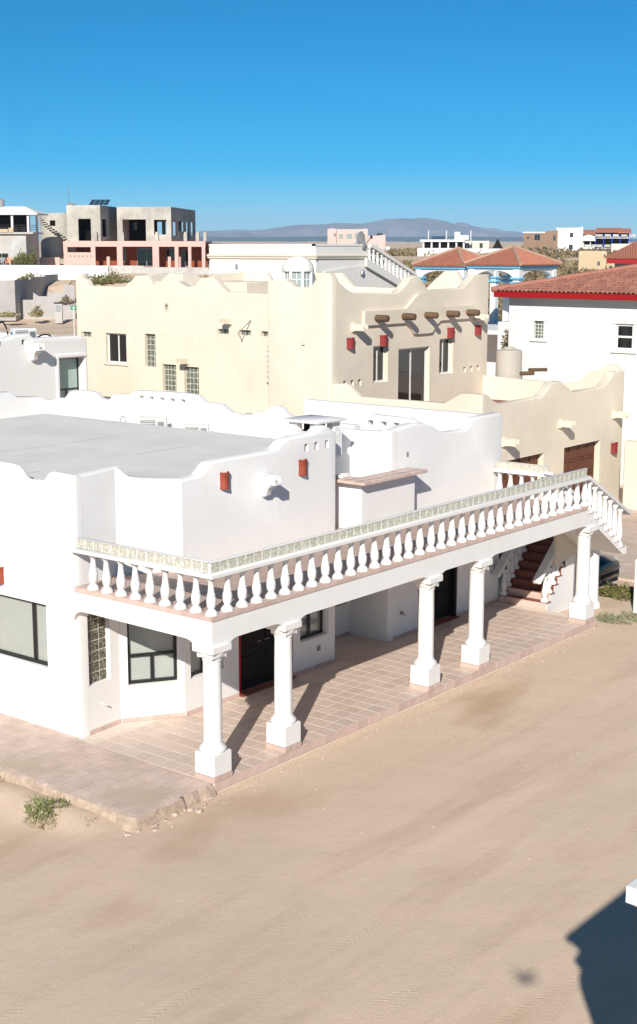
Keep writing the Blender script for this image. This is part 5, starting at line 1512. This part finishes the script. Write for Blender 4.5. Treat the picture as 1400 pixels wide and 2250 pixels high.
block(BG, -2.9, 3.0, 0, 5, -2, 2.0, 'cream_pale', holes=[(-1.9, .3, -1.2, 1.1), (.7, .3, 1.5, 1.5)])
MB().add([(3.1, 1, -1), (7, 1, -1), (7, 5, -1), (3.1, 5, -1), (5, 3, 2.6)], [(0, 1, 4), (1, 2, 4), (2, 3, 4), (3, 0, 4)]).build('thatched_roof', 'wood_and_shade_dark', BG)
WB = far_root('white_garden_wall', 'long white garden wall before the beige house', 1085, 562, 318, -58, 'wall')
wall('wall', WF((-6.8, 0), (6.9, 0)), [(0, 1.6), (4.4, 1.6), (4.6, 1.9), (5, 1.6), (9, 1.6), (9.2, 1.9), (9.6, 1.6), (13.7, 1.6)], 'far_white', WB, .25, -2, (), .02)
MB().box(-5.2, -.9, -.9, -2.6, -.6, .15).build('blue_gate', 'blue_deep', WB)
BR = far_root('brown_house', 'brown two-storey house with white roof edge and deep blue yard wall', 1186, 560, 390, -61)
block(BR, -4.6, 4.8, 0, 8, -2, 6.1, 'brown_wall', top=[(-4.6, 6.0), (1.3, 6.0), (1.6, 6.5), (4.8, 6.7)], holes=[(-3.7, 4.2, -3.0, 5.0), (-1.6, 3.9, .0, 5.6), (3.5, 3.8, 4.3, 5.3), (-3.2, .6, -2.0, 1.9), (-1.0, 1.0, -.2, 2.0), (.7, 0, 1.9, 2.2)])
MB().box(-4.8, -.2, 5.9, 1.3, 7, 6.25).build('roof_edge', 'far_white', BR)
MB().box(-2.6, -2.6, -1.5, 3.2, -2.3, .65).build('yard_wall', 'blue_deep', BR)
AP = far_root('white_apartments', 'white three-storey apartment house with red roofs and balconies', 1300, 566, 455, -60)
block(AP, -11.5, -3.0, 0, 12, -2, 9.6, 'far_white', top=[(-11.5, 9.7), (-10.9, 9.4), (-4, 9.5), (-3.4, 9.9), (-3.0, 9.5)], holes=[(-7.2, 6.4, -6.1, 7.9), (-7.4, 2.5, -6.1, 4.1)])
for (x0_, x1_, z0_, z1_, yy) in ((-3.0, .8, 0, 7.4, 1.5), (.8, 11.8, 0, 8.2, 2.5)):
    MB().box(x0_, yy + 2.6, -2, x1_, 12, z1_).build('wall', 'wood_and_shade_dark', AP)
    for zz in (3.3, 6.6 if x0_ < 0 else 6.6): MB().box(x0_, yy - .6, zz - .5, x1_, yy + 2.6, zz).build('balcony_slab', 'far_white', AP)
for x in (-2.8, -.6, 1.0, 3.6, 6.2, 8.8, 11.4):
    MB().box(x, 1.6, -2, x + .28, 2.0, 8.0).build('pillar', 'blue_deep' if x > 0 else 'far_white', AP)
    for zz in (3.35, 6.65): MB().box(x + .4, 1.2, zz, x + 2.3, 1.3, zz + .8).build('railing', 'plaster_grey', AP)
for x0_, x1_, z_ in ((-2.9, 1.1, 7.6), (1.2, 9.6, 8.2), (8.0, 12.4, 8.0)):
    MB().add([(x0_, .4, z_), (x1_, .4, z_), (x1_, 4.6, z_ + 1.3), (x0_, 4.6, z_ + 1.3), (x0_, .4, z_ - .25), (x1_, .4, z_ - .25)], [(0, 1, 2, 3), (0, 1, 5, 4)]).build('roof', 'roof_tile_far', AP, 0)
MB().box(6.0, -2.5, -2, 12.4, 1.0, 4.4).box(6.8, -2.53, 2.7, 7.8, -2.5, 3.2).box(9.4, -2.53, .6, 11.0, -2.5, 2.8).build('front_block', 'cream_pale', AP)
lp = [[(-1.2 + 2.3 * math.cos(a) * k, 1.0, 5.3 + 2.0 * math.sin(a) * k) for a in [math.pi * i / 10 for i in range(11)]] for k in (1,)]
MB().extrude([(p[0], p[2]) for p in lp[0]], lambda a, z: (a, .6, z), lambda a, z: (a, .9, z)).build('curved_parapet', 'far_white', AP)
CC = far_root('tan_house', 'plain tan box house with sloping side parapet behind the clay roof', 1310, 606, 230, -62)
block(CC, -2.9, 1.6, 0, 5, -2, 4.0, 'tan', top=[(-2.9, 3.5), (-2.5, 3.5), (-2.2, 3.9), (.9, 4.0), (1.1, 3.5), (1.6, 2.0)], holes=[(.1, 1.6, .55, 2.3)])
block(CC, 1.65, 3.4, .2, 4, -2, 2.3, 'tan', holes=[(2.0, 1.2, 2.6, 1.6)])
BT2 = far_root('brown_roof_house', 'clay tiled house with dark red eaves at the right edge', 1375, 602, 128, -61)
MB().box(-.8, 0, -2, 8, 6, 1.3).build('wall', 'plaster_grey', BT2)
rr_ = [(-1.9, -1.2, 1.45), (9, -1.2, 1.45), (9, 3.5, 3.6), (2.4, 3.5, 3.6), (-1.9, 7, 1.45)]
mb = MB().add(rr_ + [(a, b, c - .45) for a, b, c in rr_[:2]], [(0, 1, 2, 3), (0, 3, 4)])
for k in range(48):
    x = -1.8 + k * .22
    f = min(1, max(0.02, (x + 1.9) / 4.3))
    mb.tube([(x, -1.3, 1.45), (x, -1.2 + 4.7 * f, 1.5 + 2.15 * f)], .09, 5)
mb.build('roof', 'roof_tile_far', BT2, 40)
MB().box(-1.8, -1.15, .95, 9, -1.0, 1.40).build('eave', 'red_paint', BT2)
MB().box(-1.7, -1.0, .95, 9, 0, 1.0).build('soffit', 'red_paint', BT2)
MB().box(.7, -.05, .2, 1.5, -.0, .95).build('window', 'dark_glass', BT2)
dish('white round dish on the wall under the dark red eaves', *tuple(at(1376, 598, 126.8)), R(30), .55)

# ------------------------------------------------------------------ desert scrub
def scrub_field():
    rd_ = random.Random(12); mb = MB()
    n = 0
    while n < 4200:
        D = 105 + (620 - 105) * rd_.random() ** 1.5
        u = rd_.uniform(440, 1440)
        if u < 700 and D < 175: continue
        if 700 < u < 860 and D < 200: continue
        s_ = (u - 700) / 3089
        x = CAM.x + FH.x * D + RH.x * s_ * D; y = CAM.y + FH.y * D + RH.y * s_ * D
        if u < 480 and D < 215: continue
        if fbm(x, y, .02, 3) < -.25 + .3 * rd_.random(): continue
        z = terrain(x, y); n += 1
        r = rd_.uniform(.55, 1.6) * (1 + D / 700); h = r * rd_.uniform(.5, .9)
        for k in range(26):
            a = rd_.uniform(0, 6.28); q = math.sqrt(rd_.random())
            p = Vector((x + r * q * math.cos(a), y + r * q * math.sin(a), z + h * (1 - q * q) * rd_.uniform(.1, 1)))
            d = Vector((rd_.gauss(0, 1), rd_.gauss(0, 1), rd_.gauss(.6, .6))).normalized(); e = d.orthogonal().normalized()
            L = r * rd_.uniform(.25, .5)
            mb.add([p - e * L * .5, p + e * L * .5, p + d * L], [(0, 1, 2)])
    return mb
stuff(scrub_field().build('desert_scrub', 'scrub', None, 0))
for k, (u, v, D, rx, h, lab, mt) in enumerate(((68, 612, 166, 1.9, 1.0, 'olive bush spilling over the shaded block wall at the left', 'leaf_olive'), (205, 622, 150, 2.3, 1.5, 'left half of the dark olive bush seen over the cream parapet', 'leaf_olive'),
        (248, 618, 150, 2.2, 1.6, 'right half of the dark olive bush seen over the cream parapet', 'leaf_olive'), (150, 660, 150, 1.3, .9, 'dry brown bush beside the stepped wall', 'scrub'), (82, 690, 146, .7, 1.2, 'thin dry bush in front of the stepped wall', 'dry_grass'),
        (18, 690, 144, 1.2, .5, 'dry grass clump at the foot of the grey block wall', 'dry_grass'), (348, 618, 165, 1.6, .7, 'dry brush pile seen in the dip of the cream parapet', 'scrub'), (940, 598, 160, 2.0, 1.2, 'brown desert bush behind the left blue arch', 'scrub'))):
    p = at(u, v, D)
    bush('desert_bush', lab, p.x, p.y, p.z - .3, rx, rx, h, 700, mt, 60 + k, .32, .07, .6, cat='bush')

# ------------------------------------------------------------------ haze
hz = bpy.data.materials.new('haze')
hz.use_nodes = True
hn, hl = hz.node_tree.nodes, hz.node_tree.links
hn.remove(hn['Principled BSDF'])
pv = hn.new('ShaderNodeVolumePrincipled')
pv.inputs['Color'].default_value = (0.52, 0.76, 1.0, 1)
pv.inputs['Density'].default_value = 0.00008
pv.inputs['Anisotropy'].default_value = -0.1
hl.new(pv.outputs[0], hn['Material Output'].inputs['Volume'])
MATS['haze'] = hz
hb = MB()
a0, a1, b0, b1 = -450, 14500, -6500, 6500
c_ = []
for z in (-3.0, 265.0):
    for a, b in ((a0, b0), (a1, b0), (a1, b1), (a0, b1)):
        c_.append((CAM.x + FH.x * a + RH.x * b, CAM.y + FH.y * a + RH.y * b, z))
hb.add(c_, [(0, 3, 2, 1), (4, 5, 6, 7), (0, 1, 5, 4), (1, 2, 6, 5), (2, 3, 7, 6), (3, 0, 4, 7)])
stuff(hb.build('haze', 'haze', None, 0))
